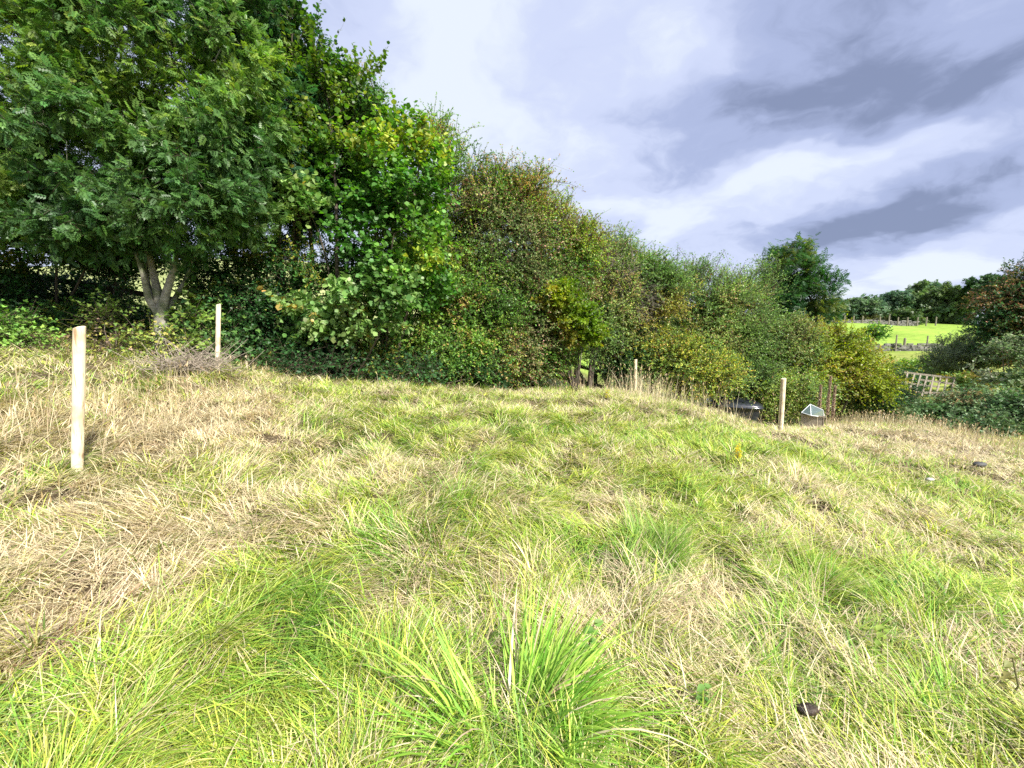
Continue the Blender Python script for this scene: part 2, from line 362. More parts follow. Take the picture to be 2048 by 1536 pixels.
def blade_col(g, d, rng, n):
    k = rng.uniform(0, 1, n); isg = k < 1/(1+np.exp(-4.2*(g-.02)))
    s = STRAW[rng.integers(0, len(STRAW), n)]; gr = GREENS[rng.integers(0, len(GREENS), n)]; dp = DEEP[rng.integers(0, len(DEEP), n)]
    gg = np.where((rng.uniform(0, 1, n) < d)[:, None], dp, gr)
    c = np.where(isg[:, None], gg, s)*1.12
    return c*rng.uniform(.72, 1.15, n)[:, None], isg
def flow(x, y):
    p = np.stack([x, y], -1)
    return (fbm(p*.7, 41, 2)-.5)*10+(noise(p*2.6, 44)-.5)*6.0 - .6
CLEAR = [(*hit(a, b)[:2], c) for a, b, c in [(1010, 1480, .30), (1290, 1130, .26), (1150, 1130, .25), (570, 1280, .22), (1640, 1200, .2), (1400, 1330, .18), (690, 1370, .1), (1850, 1260, .15)]]
def meadow():
    rng = np.random.default_rng(3)
    gr = Grass()
    def samp(n, r0, r1, a0=-60, a1=60, e=.8):
        u = rng.uniform(0, 1, n); r = (r0**e+u*(r1**e-r0**e))**(1/e); a = np.radians(rng.uniform(a0, a1, n))
        return r*np.sin(a), r*np.cos(a), r
    # ---- tufts: fans of blades, most of them combed over
    bands = [(.6, 3.4, 3000, 62, 5), (3.4, 8, 9500, 36, 3), (8, 20, 21000, 17, 2)]
    for r0, r1, nt, nb, ns in bands:
        x, y, r = samp(nt, r0, r1); k = y > .35; x, y, r = x[k], y[k], r[k]; g, d = green_at(x, y)
        keep = np.ones(len(x), bool)
        for tx, ty, tr in CLEAR: keep &= (x-tx)**2+(y-ty)**2 > tr*tr
        x, y, r, g, d = x[keep], y[keep], r[keep], g[keep], d[keep]; nt_ = len(x); big = rng.beta(1.3, 3.2, nt_)
        g = g+rng.normal(0, .55, nt_); d = np.clip(d+np.where(rng.uniform(0, 1, nt_) < .10, .6, 0), 0, 1)
        fl = flow(x, y)+rng.normal(0, 1.15, nt_)*np.where(d > .3, .4, 1); lean = np.clip(rng.normal(.98, .36, nt_), .05, 1.35)
        shade = rng.uniform(.70, 1.28, nt_)
        hgt = (.12+.20*big)*(1+.25*d)*(1.02 if r1 < 4 else .78); lean = lean+(.08 if r1 < 4 else .18); spread = (.014+.055*big)*(1+r/12)
        n = nt_*nb; I = np.repeat(np.arange(nt_), nb)
        ox = rng.normal(0, 1, n)*spread[I]; oy = rng.normal(0, 1, n)*spread[I]
        bx = x[I]+ox; by = y[I]+oy; outa = np.arctan2(oy, ox); f = fl[I]
        cw = np.clip(lean[I], .3, 1.3)
        mixx = np.cos(f)*cw*1.3+np.cos(outa)*.5+rng.normal(0, .24, n); mixy = np.sin(f)*cw*1.3+np.sin(outa)*.5+rng.normal(0, .24, n)
        phi = np.arctan2(mixy, mixx)
        th0 = np.clip(lean[I]*.85+rng.normal(0, .17, n), 0, 1.35); th1 = np.clip(th0+rng.uniform(.55, 1.35, n), .5, 2.15)
        Ln = hgt[I]*rng.uniform(.5, 1.4, n); zz = ground(bx, by)-.01+.035*big[I]*np.exp(-(ox**2+oy**2)/(spread[I]**2))
        C, isg = blade_col(g[I]+rng.normal(0, .12, n), d[I], rng, n); C = C*(shade[I]*np.where(rng.uniform(0, 1, n) < .16, .45, 1.0))[:, None]
        tip = C*np.where(isg[:, None], np.array([1.45, 1.15, 1.3]), 1.08)
        W = rng.uniform(.0028, .0070 if r1 < 4 else .0060, n)*(1+np.maximum(r[I]-2, 0)/6.0)*np.where(rng.uniform(0, 1, n) < .10, 1.7, 1)
        gr.add(*blades(np.stack([bx, by, zz], -1), phi, th0, th1, Ln, W, C, ns, tip, rng=rng))
    # ---- thatch: dead blades lying flat in every direction
    for r0, r1, n, ns in [(.6, 4, 60000, 2), (4, 20, 100000, 2)]:
        x, y, r = samp(n, r0, r1); g, d = green_at(x, y); phi = flow(x, y)+rng.normal(0, 1.2, n)
        th0 = rng.uniform(.85, 1.45, n); th1 = th0+rng.uniform(-.1, .6, n)
        C, isg = blade_col(g-.45, d, rng, n); z = ground(x, y)+rng.uniform(0, .09, n)
        gr.add(*blades(np.stack([x, y, z], -1), phi, th0, th1, rng.uniform(.08, .24, n), rng.uniform(.0025, .005, n)*(1+r/6), C*.95, ns, rng=rng))
    gr.build('meadow_grass')['kind'] = 'stuff'
    # ---- standing dry stalks with seed heads
    st = Grass()
    spots = [(60, 860, 1.0, 420, .45), (330, 850, .8, 420, .34), (430, 800, .8, 250, .3), (90, 1050, .5, 160, .25), (1340, 812, .7, 260, .58), (1290, 800, .35, 170, .66), (1400, 815, .6, 130, .42), (1230, 790, .8, 120, .35),
             (1750, 850, 1.6, 800, .42), (1900, 870, 1.8, 700, .40), (1680, 850, .9, 250, .40), (2020, 900, 1.6, 500, .35), (1850, 940, 1.8, 500, .28), (1080, 775, 1.6, 160, .35), (700, 755, 1.8, 200, .28), (1480, 850, .8, 70, .25), (540, 740, .6, 150, .28)]
    for px, py, rad, n, h in spots:
        c = hit(px, py); x = c[0]+rng.normal(0, rad, n); y = c[1]+rng.normal(0, rad*.7, n); r = np.hypot(x, y)
        phi = flow(x, y)*.4+rng.normal(0, 1.0, n); th0 = np.abs(rng.normal(.12, .15, n)); th1 = th0+rng.uniform(0, .7, n)
        Ln = h*rng.uniform(.6, 1.4, n); C = STRAW[rng.integers(0, 5, n)]*rng.uniform(.8, 1.15, n)[:, None]
        z = ground(x, y)-.02; P = np.stack([x, y, z], -1)
        st.add(*blades(P, phi, th0, th1, Ln, .0022*(1+r/5), C, 3, rng=rng))
        # seed head: a short wider blade at the tip
        hvec = np.stack([np.cos(phi), np.sin(phi), 0*phi], -1); T = P.copy()
        for k in range(3):
            th = th0+(th1-th0)*((k+.5)/3); T = T+(Ln/3)[:, None]*(np.sin(th)[:, None]*hvec+np.stack([0*th, 0*th, np.cos(th)], -1))
        m = rng.uniform(0, 1, n) < .55
        T = T-hvec*.02-np.array([0, 0, .03])
        st.add(*blades(T[m], phi[m], th1[m], th1[m]+.3, np.full(m.sum(), .07), .006*(1+r[m]/7), C[m]*np.array([.95, .85, .75]), 3, rng=rng))
    st.build('dry_grass_stalks')['kind'] = 'stuff'
    # ---- scattered broad long leaves and single arching blades in the foreground
meadow()

def tussock(px, py, n, L, W, cols, lean, rad, label, seed, thm=(.15, 1.0), heading=None, extra=.9):
    rng = np.random.default_rng(seed); c = hit(px, py); gr = Grass()
    m = max(5, n//70); ca = rng.uniform(0, 2*math.pi, m); cr = rad*1.1*np.sqrt(rng.uniform(0, 1, m)); k = rng.integers(0, m, n)
    sub = rng.normal(0, .55, m); lsub = rng.uniform(.65, 1.15, m)
    x = c[0]+(cr*np.cos(ca))[k]+rng.normal(0, rad*.22, n); y = c[1]+(cr*np.sin(ca))[k]+rng.normal(0, rad*.22, n)
    a = np.arctan2(y-c[1], x-c[0]); rr = np.minimum(np.hypot(x-c[0], y-c[1]), rad*1.3)
    phi = a+rng.normal(0, .4, n)+sub[k]*.6
    if heading is not None:
        hx = np.cos(phi)*.45+np.cos(heading+sub[k])*lean; hy = np.sin(phi)*.45+np.sin(heading+sub[k])*lean; phi = np.arctan2(hy, hx)
    th0 = rng.uniform(*thm, n)*(.4+.6*rr/rad); th1 = th0+rng.uniform(.3, 1.7, n)*extra
    cols = np.array(cols); C = cols[rng.integers(0, len(cols), n)]*rng.uniform(.6, 1.2, n)[:, None]
    dead = rng.uniform(0, 1, n) < .13; C[dead] = STRAW[rng.integers(0, 5, dead.sum())]*.85; th1[dead] += .5
    Ln = L*rng.uniform(.4, 1.2, n)*lsub[k]
    gr.add(*blades(np.stack([x, y, ground(x, y)-.015], -1), phi, th0, th1, Ln, W*rng.uniform(.5, 1.25, n), C, 7, C*np.array([1.35, 1.2, 1.3]), rng=rng, twist=rng.uniform(-.6, .6, n)))
    o = gr.build('grass_tussock', off=c); o.location = c
    tag(o, label, 'grass tussock', 'large tussocks in the meadow')
YG = [[.36, .45, .07], [.42, .48, .10], [.28, .42, .05], [.55, .50, .22]]
BR = [[.24, .47, .05], [.31, .53, .07], [.19, .42, .05], [.38, .56, .10]]
YG = [[.36, .45, .07], [.42, .48, .10], [.28, .42, .05], [.55, .50, .22]]
DG = [[.15, .32, .05], [.19, .37, .06], [.25, .42, .06], [.32, .45, .08]]
tussock(1010, 1490, 760, .54, .0110, BR, 0, .19, 'bright green broad bladed tussock fanning out at the bottom centre', 11, (.1, 1.15))
tussock(690, 1370, 150, .34, .006, YG, 0, .09, 'upright yellow green tuft left of the bright broad bladed tussock', 12, (.05, .7))
tussock(1290, 1120, 750, .44, .0045, DG, 1.3, .22, 'deep green combed over tussock in the middle of the meadow', 13, (.2, .8), heading=.9)
tussock(1150, 1130, 700, .40, .0042, DG+YG, 1.8, .25, 'dark green flattened tussock swept left beside the combed over one', 14, (.6, 1.2), heading=2.7, extra=.5)
tussock(570, 1280, 600, .36, .0045, YG+[[.16, .33, .06]], 1.0, .22, 'yellow green drooping mound of grass in the lower left', 15, (.3, .9), heading=-1.3)
tussock(1850, 1260, 260, .36, .005, BR+YG, .3, .16, 'tall bright green tuft with long leaves near the right edge', 16, (.05, .6))
tussock(1640, 1200, 700, .36, .0035, YG+BR, 1.2, .22, 'soft lime green mound of grass right of centre', 17, (.2, .9), heading=.3)
tussock(1400, 1330, 500, .36, .0038, DG+YG, 1.6, .2, 'dark green swept tussock below the combed over one', 18, (.4, 1.1), heading=-.3, extra=.6)
tussock(150, 1500, 300, .32, .0065, YG, .8, .2, 'long bladed yellow green tussock in the bottom left corner', 19, (.4, 1.1), heading=.3)
tussock(1900, 1500, 260, .32, .0055, YG+BR, .8, .18, 'lush lime tussock in the bottom right corner', 20, (.3, 1.0), heading=1.8)
tussock(200, 1260, 500, .28, .0045, [[.62, .46, .28], [.58, .38, .22], [.66, .54, .34]], .5, .2, 'orange tinged dead grass tussock at the left edge', 21, (.4, 1.2), heading=-.5)
tussock(620, 1250, 160, .24, .005, DG, 1.2, .1, 'small blue green tuft beside the drooping mound', 22, (.4, 1.1), heading=0)

# ---------------------------------------------------------------- leaves and trees
def diamond(L, w, ox=0, oy=0, ang=0, oz=0, tilt=0, z=.05):
    p = np.array([[0, 0, 0], [.45, .5*w/L, z], [1, 0, 0], [.45, -.5*w/L, z]])*np.array([L, L, L])
    c, s = math.cos(ang), math.sin(ang); p = np.stack([p[:, 0]*c-p[:, 1]*s, p[:, 0]*s+p[:, 1]*c, p[:, 2]-tilt*p[:, 0]], -1)
    return p+np.array([ox, oy, oz])
def compound(npair, ll, lw, ang=1.0):
    V = []; 
    for i in range(npair):
        x = .18+.72*i/(npair-1)
        for s in (1, -1): V.append(diamond(ll*(1-.25*abs(i/(npair-1)-.45)), lw, x, 0, s*ang, -.10*x*x, .25))
    V.append(diamond(ll, lw, .95, 0, 0, -.10, .3))
    V = np.array(V); F_ = np.arange(len(V)*4).reshape(-1, 4); return V.reshape(-1, 3), F_
T_SMALL = (diamond(1, .62), np.array([[0, 1, 2, 3]]))
T_ROUND = (np.array([[0, 0, 0], [.22, .38, .05], [.62, .47, .04], [1, 0, -.10], [.62, -.47, .04], [.22, -.38, .05]]), np.array([[0, 1, 2, 3], [0, 3, 4, 5]]))
T_ROWAN = compound(4, .46, .23)
T_ASH = compound(4, .42, .15, .9)
T_OVATE = (np.array([[0, 0, 0], [.15, .24, .02], [.4, .33, .05], [.7, .2, .03], [1, 0, -.12], [.7, -.2, .03], [.4, -.33, .05], [.15, -.24, .02], [.4, 0, -.04]]), np.array([[0, 8, 2, 1], [8, 4, 3, 2], [0, 7, 6, 8], [8, 6, 5, 4]]))
T_TRI = (np.concatenate([diamond(.65, .42, .35, 0, 0), diamond(.5, .34, .33, 0, 1.2), diamond(.5, .34, .33, 0, -1.2)]), np.arange(12).reshape(3, 4))
T_NARROW = (diamond(1, .26), np.array([[0, 1, 2, 3]]))
def _spray():
    rg = np.random.default_rng(1); V = []
    for k in range(6):
        V.append(diamond(.55, .4, rg.uniform(-.2, .5), rg.uniform(-.4, .4), rg.uniform(-3, 3), rg.uniform(-.2, .2), rg.uniform(-.4, .4)))
    return np.concatenate(V), np.arange(24).reshape(6, 4)
T_SPRAY = _spray()

def instance(tmpl, P, A, Nn, S, C):
    """P (n,3) A along, Nn normal (n,3), S (n,), C (n,3)"""
    tv, tf = tmpl; A = unit(A); B = unit(np.cross(Nn, A)); Z = np.cross(A, B)
    V = P[:, None]+S[:, None, None]*(tv[None, :, 0:1]*A[:, None]+tv[None, :, 1:2]*B[:, None]+tv[None, :, 2:3]*Z[:, None])
    Fc = tf[None]+(np.arange(len(P))*len(tv))[:, None, None]
    return V.reshape(-1, 3), Fc.reshape(-1, tf.shape[1]), np.repeat(C, len(tv), 0)
def pick(pal, key, rng):
    """pal: list of (weight, rgb); key: uniform-ish in 0..1 smooth field so clumps share colours"""
    w = np.array([p[0] for p in pal], float); w = np.cumsum(w/w.sum()); c = np.array([p[1] for p in pal])
    return c[np.minimum(np.searchsorted(w, key), len(pal)-1)]
def rand_unit(rng, n): return unit(rng.normal(0, 1, (n, 3)))

def tubes(nodes, par, rad, sides):
    """branch skeleton to mesh"""
    nodes = np.asarray(nodes); par = np.asarray(par); n = len(nodes)
    d = np.zeros((n, 3)); has = par >= 0; d[has] = nodes[has]-nodes[par[has]]; 
    for i in range(n):
        if par[i] < 0:
            ch = np.where(par == i)[0]; d[i] = nodes[ch[0]]-nodes[i] if len(ch) else (0, 0, 1)
    d = unit(d); ref = np.where(np.abs(d[:, 2:3]) < .95, np.array([[0, 0, 1.]]), np.array([[1., 0, 0]]))
    ref = np.tile(np.array([[.31, .95, .05]]), (n, 1))
    x = unit(np.cross(d, ref)); y = np.cross(d, x); a = np.arange(sides)*2*math.pi/sides
    def ring(c, x, y, r): return c[:, None]+r[:, None, None]*(np.cos(a)[None, :, None]*x[:, None]+np.sin(a)[None, :, None]*y[:, None])
    Vn = ring(nodes, x, y, rad)
    e = np.where(has)[0]; same = rad[e] > .62*rad[par[e]]
    own = e[~same]; Vo = ring(nodes[par[own]], x[own], y[own], rad[own]*1.25)
    V = np.concatenate([Vn.reshape(-1, 3), Vo.reshape(-1, 3)])
    st = np.empty(len(e), int); st[same] = par[e[same]]*sides; st[~same] = (n+np.arange(len(own)))*sides
    j = np.arange(sides); j2 = (j+1) % sides; en = e*sides
    Fc = np.stack([st[:, None]+j, st[:, None]+j2, en[:, None]+j2, en[:, None]+j], -1).reshape(-1, 4)
    return V, Fc

def tree(name, label, cat, base, ells, tmpl, leaf, ncl, ntw, nlf, twl, pal, seed, stems=3, stem_r=.05, gap=.0, gapf=1.2, up=.3, droop=.3, shell=.4, bark=None,
         group=None, mat=None, berries=0, bcol=(.30, .05, .03), parts=('trunk', 'crown'), keyf=.9, stemlines=None, lsd=.35, nrm_up=1.0, shoots=0, shl=1.0, jit=.22, split=1.0, twr=.003, sides=6):
    rng = np.random.default_rng(seed); base = np.asarray(base, float)
    ells = np.array(ells, float)
    # clump centres
    w = (ells[:, 3]*ells[:, 4]*ells[:, 5])**.75; w /= w.sum()
    P = []
    tot = 0
    while tot < ncl:
        k = rng.choice(len(ells), ncl*2, p=w); u = rand_unit(rng, ncl*2); rr = (shell+(1-shell)*rng.uniform(0, 1, ncl*2)**.7)
        p = ells[k, :3]+u*rr[:, None]*ells[k, 3:]*(1+.62*(fbm(u*1.9+seed*3.1+k[:, None]*5.0, seed, 2)-.5)[:, None])
        ok = p[:, 2] > ground(p[:, 0], p[:, 1])+.12
        if gap: ok &= fbm(p*gapf+seed, seed+3, 2) > gap
        P.append(p[ok]); tot += ok.sum()
    P = np.concatenate(P)[:ncl]; cen = (ells[:, :3]*w[:, None]).sum(0)
    # skeleton
    nodes = []; par = []; isstem = []
    if stemlines is None:
        low = ells[:, 2].min()
        for s in range(stems):
            e = ells[s % len(ells)] if len(ells) > 1 else ells[0]
            tgt = e[:3]+rng.uniform(-.35, .35, 3)*e[3:]*np.array([1, 1, .4])
            b = base+np.array([rng.uniform(-1, 1)*stem_r*2, rng.uniform(-1, 1)*stem_r*2, -.1]); prev = -1
            m = 7; bend = rng.normal(0, .10, 3)*np.linalg.norm(tgt-b)
            for i in range(m):
                t = i/(m-1); q_ = b*(1-t)+tgt*t+bend*math.sin(math.pi*t)+np.array([0, 0, .25*abs(tgt[2]-b[2])])*math.sin(math.pi*t)*.5
                nodes.append(q_); par.append(prev); prev = len(nodes)-1; isstem.append(1-.6*t)
    else:
        for ln in stemlines:
            ln = np.array(ln, float); prev = -1
            # subdivide with catmull-like smoothing
            m = (len(ln)-1)*4+1; tt = np.linspace(0, len(ln)-1, m)
            for i, t in enumerate(tt):
                k = min(int(t), len(ln)-2); f = t-k
                p0 = ln[max(k-1, 0)]; p1 = ln[k]; p2 = ln[k+1]; p3 = ln[min(k+2, len(ln)-1)]
                q_ = .5*((2*p1)+(-p0+p2)*f+(2*p0-5*p1+4*p2-p3)*f*f+(-p0+3*p1-3*p2+p3)*f**3)
                nodes.append(q_[:3]); par.append(prev); prev = len(nodes)-1; isstem.append(q_[3])
    nst = len(nodes); NN = np.zeros((nst+2*ncl, 3)); NN[:nst] = nodes; droot = np.zeros(nst+2*ncl)
    for i in range(nst): droot[i] = 0 if par[i] < 0 else droot[par[i]]+np.linalg.norm(NN[i]-NN[par[i]])
    dl = droot.copy(); dl[:nst] *= .3; cnt = nst
    order = np.argsort(np.linalg.norm(P-(base+cen)/2, axis=1)); clump_node = np.zeros(ncl, int)
    for ci in order:
        c = P[ci]; dv = c-NN[:cnt]; dist = np.linalg.norm(dv, axis=1)
        cost = dist+.22*dl[:cnt]+np.maximum(-dv[:, 2], 0)*.8
        k = int(np.argmin(cost)); L_ = dist[k]
        mid = NN[k]*.5+c*.5+rng.normal(0, .10, 3)*L_+np.array([0, 0, .08*L_])
        NN[cnt] = mid; par.append(k); dl[cnt] = dl[k]+L_*.5; cnt += 1
        NN[cnt] = c; par.append(cnt-1); dl[cnt] = dl[k]+L_; clump_node[ci] = cnt; cnt += 1
    par = np.array(par); NN = NN[:cnt]; load = np.zeros(cnt); load[clump_node] = 1
    for i in range(cnt-1, nst-1, -1): load[par[i]] += load[i]
    rad = .0045*split*np.sqrt(np.maximum(load, 1))**1.05
    sr = np.array(isstem); 
    if stemlines is None: rad[:nst] = stem_r*sr
    else: rad[:nst] = sr
    for i in range(nst, cnt): rad[i] = min(rad[i], rad[par[i]]*.8)
    root = thing(name, label, cat, base, group=group)
    V, Fc = tubes(NN, par, rad, sides)
    link(parts[0], mesh_np(parts[0], V-base, [Fc], bark or M_BARK, None, True), root)
    # twigs
    T = ncl*ntw; ci = np.repeat(np.arange(ncl), ntw)
    out = unit(P-cen+rng.normal(0, .1, P.shape))
    d = unit(out[ci]*.55+rand_unit(rng, T)*.8+np.array([0, 0, up])); ln = twl*rng.uniform(.45, 1.25, T)
    s0 = P[ci]+rand_unit(rng, T)*(twl*jit)*rng.uniform(0, 1, T)[:, None]
    if shoots:
        ms = rng.choice(T, shoots, replace=False); topness = P[ci][ms][:, 2]-cen[2]
        ms = ms[np.argsort(-topness)[:max(1, shoots//7)]]
        d[ms] = unit(np.array([0, 0, 1.])+rng.normal(0, .35, (len(ms), 3))*np.array([1.4, 1, .3])); ln[ms] = shl*twl*rng.uniform(1.3, 2.7, len(ms))
    def along(t):  # t (T,K)
        return s0[:, None]+d[:, None]*(ln[:, None]*t)[..., None]+np.array([0, 0, -1.])*((ln[:, None]*t)**2*droop)[..., None]
    # twig mesh: 3 sided slim pyramids in two segments
    tk = along(np.tile(np.array([0, .5, 1.0]), (T, 1))); px_ = unit(np.cross(d, rng.normal(0, 1, (T, 3)))); py_ = np.cross(d, px_)
    rv = [twr*1.6, twr*1.1]; ring = []
    for k in range(2):
        for a in range(3):
            an = a*2.094; ring.append(tk[:, k]+rv[k]*(math.cos(an)*px_+math.sin(an)*py_))
    ring.append(tk[:, 2]); tv = np.stack(ring, 1); b0 = (np.arange(T)*7)[:, None]
    tq = np.concatenate([b0+np.array([a, (a+1) % 3, 3+(a+1) % 3, 3+a]) for a in range(3)])
    tt = np.concatenate([b0+np.array([3+a, 3+(a+1) % 3, 6]) for a in range(3)])
    tcol = np.tile(np.array([[.10, .075, .05]]), (T*7, 1)) if bark is not M_TWIGGREY else np.tile(np.array([[.30, .27, .23]]), (T*7, 1))
    # leaves
    tl = np.clip((np.arange(nlf)[None]+rng.uniform(0, 1, (T, nlf)))/nlf, .05, 1); lp = along(tl).reshape(-1, 3)
    n = len(lp); dd = np.repeat(d, nlf, 0)
    side = np.cross(dd, rand_unit(rng, n)); a = unit(dd*.55+side*.9+np.array([0, 0, -.15*droop*3])+rand_unit(rng, n)*.25)
    nm = unit(np.array([0, 0, 1.])*nrm_up+rand_unit(rng, n)*.75+np.repeat(out[ci], nlf, 0)*.35)
    S = leaf*rng.uniform(1-lsd, 1+lsd, n)
    key = fbm(P*keyf+11, seed+17, 2); key = np.argsort(np.argsort(key))/len(key); kk = np.clip(key[ci][:, None]+rng.normal(0, .13, (T, nlf)), 0, .999).reshape(-1)
    cb = (.62+.85*fbm(P*2.2+seed, seed+5, 2))[ci]
    C = pick(pal, kk, rng)*(rng.uniform(.70, 1.25, n)*np.repeat(cb, nlf))[:, None]*(1+rng.normal(0, .06, (n, 3)))
    LV, LF, LC = instance(tmpl, lp, a, nm, S, np.clip(C, .005, .9))
    V = np.concatenate([tv.reshape(-1, 3), LV])-base; o = T*7
    link(parts[1], mesh_np(parts[1], V, [tq, tt, LF+o], mat or M_LEAF, np.concatenate([tcol, LC])), root)
    if berries:
        k = rng.choice(T, min(berries, T), replace=False); bt = along(rng.uniform(.3, 1, (T, 1)))[k, 0]; nb = 4
        bp = np.repeat(bt, nb, 0)+rng.normal(0, .018, (len(bt)*nb, 3))-np.array([0, 0, .02])
        oc = np.array([[1, 0, 0], [0, 1, 0], [-1, 0, 0], [0, -1, 0], [0, 0, 1], [0, 0, -1]])*.011*(base[1]/12)
        of = np.array([[0, 1, 4], [1, 2, 4], [2, 3, 4], [3, 0, 4], [1, 0, 5], [2, 1, 5], [3, 2, 5], [0, 3, 5]])
        BV = (bp[:, None]+oc[None]).reshape(-1, 3)-base; BF = (of[None]+(np.arange(len(bp))*6)[:, None, None]).reshape(-1, 3)
        BC = np.repeat(np.array([bcol])*rng.uniform(.6, 1.5, len(bp))[:, None], 6, 0)
        link('berries', mesh_np('berries', BV, [BF], M_LEAFGLOSS, BC, True), root)
    return root
def E(px, py, Y, rx, ry, dep):
    c = at(px, py, Y); depth = Y*math.cos(PITCH)-(c[2]-CAMZ)*math.sin(PITCH); s = depth/F
    return (c[0], c[1], c[2], rx*s, dep, ry*s)

ROWAN = [(3, (.035, .080, .026)), (4, (.052, .11, .030)), (3, (.080, .145, .032)), (2, (.13, .20, .035))]
ROWAN_Y = [(2, (.06, .12, .03)), (3, (.09, .16, .035)), (3, (.13, .20, .04)), (2, (.20, .24, .05))]
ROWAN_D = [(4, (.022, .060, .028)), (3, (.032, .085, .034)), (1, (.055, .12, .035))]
HAZEL = [(2, (.05, .13, .025)), (3, (.08, .18, .03)), (3, (.13, .24, .04)), (1, (.24, .28, .05))]
HAZEL_P = [(2, (.10, .20, .05)), (3, (.17, .28, .08)), (2, (.24, .34, .12)), (.12, (.40, .30, .08))]
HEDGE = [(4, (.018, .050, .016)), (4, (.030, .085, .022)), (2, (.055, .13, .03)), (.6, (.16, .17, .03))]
HAW = [(2.5, (.045, .10, .02)), (3, (.075, .145, .025)), (2.2, (.125, .185, .03)), (.5, (.20, .14, .05))]
HAW_B = [(2, (.06, .10, .03)), (3, (.12, .14, .05)), (1.4, (.18, .14, .08)), (1.0, (.25, .16, .11)), (1.2, (.20, .21, .06))]
HAW_O = [(2, (.09, .14, .02)), (3, (.16, .20, .03)), (3, (.24, .24, .04)), (1.2, (.32, .21, .06))]
HAW_G = [(2, (.055, .10, .03)), (4, (.09, .15, .038)), (3, (.13, .19, .05)), (1.4, (.20, .22, .06)), (.6, (.20, .14, .07))]
LIME = [(2, (.12, .22, .02)), (3, (.20, .30, .025)), (2, (.30, .34, .04)), (1, (.36, .30, .05))]

def _br(p, k): return [(w, tuple(k*x for x in c)) for w, c in p]
HAW, HAW_B, HAW_G, HAW_O = _br(HAW, 2.3), _br(HAW_B, 2.35), _br(HAW_G, 2.2), _br(HAW_O, 2.3)
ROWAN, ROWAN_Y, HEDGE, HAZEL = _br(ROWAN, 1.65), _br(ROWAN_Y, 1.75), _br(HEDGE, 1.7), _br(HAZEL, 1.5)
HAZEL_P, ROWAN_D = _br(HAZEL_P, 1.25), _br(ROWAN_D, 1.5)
def up_at(px, Y): return base_at(px, Y)
# -- main rowan
b = up_at(325, 8.3)
def sl_(pts, r0, r1):
    out = []
    for i, (px, py, Y) in enumerate(pts):
        t = i/(len(pts)-1); c = at(px, py, Y) if i else b+np.array([0, 0, -.1])
        out.append(list(c)+[r1+(r0-r1)*(1-t)**1.7*(1.25 if i == 0 else 1)])
    return out
stems = [sl_([(325, 690, 8.3), (322, 640, 8.3), (318, 600, 8.35), (305, 540, 8.4), (285, 440, 8.5), (250, 250, 8.8), (240, 60, 9)], .145, .022),
         sl_([(325, 690, 8.3), (323, 640, 8.3), (330, 595, 8.3), (345, 545, 8.3), (358, 480, 8.4), (375, 330, 8.6), (400, 120, 8.8)], .13, .022),
         sl_([(325, 690, 8.3), (322, 640, 8.3), (298, 600, 8.2), (286, 550, 8.1), (270, 500, 8.1), (255, 440, 8.1), (215, 300, 8)], .10, .016),
         sl_([(325, 690, 8.3), (325, 640, 8.35), (345, 605, 8.5), (370, 560, 8.7), (395, 500, 8.9), (470, 380, 9.1)], .10, .016),
         sl_([(325, 690, 8.3), (320, 640, 8.3), (300, 590, 8.6), (290, 500, 8.9), (320, 300, 9.2), (330, 40, 9.4)], .12, .02)]
tree('rowan_tree', 'large rowan with pale forked trunk and feathery leaves behind the tall left post', 'tree', b,
     [E(320, 130, 8.6, 230, 210, 2.0), E(230, 300, 8.4, 160, 150, 1.7), E(430, 300, 8.6, 130, 150, 1.6), E(330, -120, 8.8, 200, 200, 1.8), E(330, 420, 7.9, 170, 75, 1.1), E(170, 440, 8.0, 110, 60, 1.0)],
     T_ROWAN, .112, 720, 8, 9, .40, ROWAN, 101, stemlines=stems, gap=.40, gapf=1.1, shell=.45, bark=M_BARKPALE, droop=.12, keyf=.5, sides=9, jit=.5, split=1.3)
b = up_at(-140, 9.0)
tree('rowan_tree', 'yellowing tree leaning in at the upper left edge', 'tree', b, [E(20, 120, 8.6, 160, 190, 1.7), E(-60, 330, 8.6, 160, 150, 1.6), E(80, -60, 8.8, 170, 140, 1.6), E(40, 380, 8.6, 110, 90, 1.2)],
     T_ROWAN, .112, 450, 8, 9, .42, ROWAN_Y, 102, stems=4, stem_r=.09, gap=.36, keyf=.5, jit=.5)
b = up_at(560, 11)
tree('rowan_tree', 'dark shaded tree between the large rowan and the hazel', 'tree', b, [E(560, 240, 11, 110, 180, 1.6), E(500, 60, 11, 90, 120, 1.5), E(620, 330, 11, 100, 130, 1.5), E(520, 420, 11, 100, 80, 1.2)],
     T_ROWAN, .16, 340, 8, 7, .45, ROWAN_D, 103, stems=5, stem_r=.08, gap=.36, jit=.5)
b = up_at(670, 10.6)
tree('goat_willow', 'slender tree with upright round leaved shoots against the sky', 'tree', b, [E(600, 110, 10.6, 38, 120, .6), E(655, 190, 10.6, 50, 120, .8), E(720, 240, 10.8, 60, 110, .9), E(640, 330, 10.4, 70, 90, .9)],
     T_ROUND, .085, 190, 6, 9, .55, [(3, (.06, .14, .03)), (3, (.10, .19, .03)), (1, (.16, .24, .04))], 104, stems=4, stem_r=.05, up=1.3, droop=.05, shell=.1, shoots=200)
b = up_at(770, 10.2)
tree('hazel_tree', 'broad leaved hazel in the middle of the hedge', 'tree', b, [E(800, 360, 10.4, 95, 110, 1.0), E(850, 300, 10.5, 40, 50, .5), E(770, 470, 10.2, 130, 100, 1.1), E(700, 330, 10.4, 60, 60, .7), E(820, 560, 10.4, 90, 70, .9)],
     T_ROUND, .10, 330, 6, 8, .42, HAZEL, 105, stems=6, stem_r=.045, gap=.36, up=.6, droop=.15, jit=.5, shoots=260)
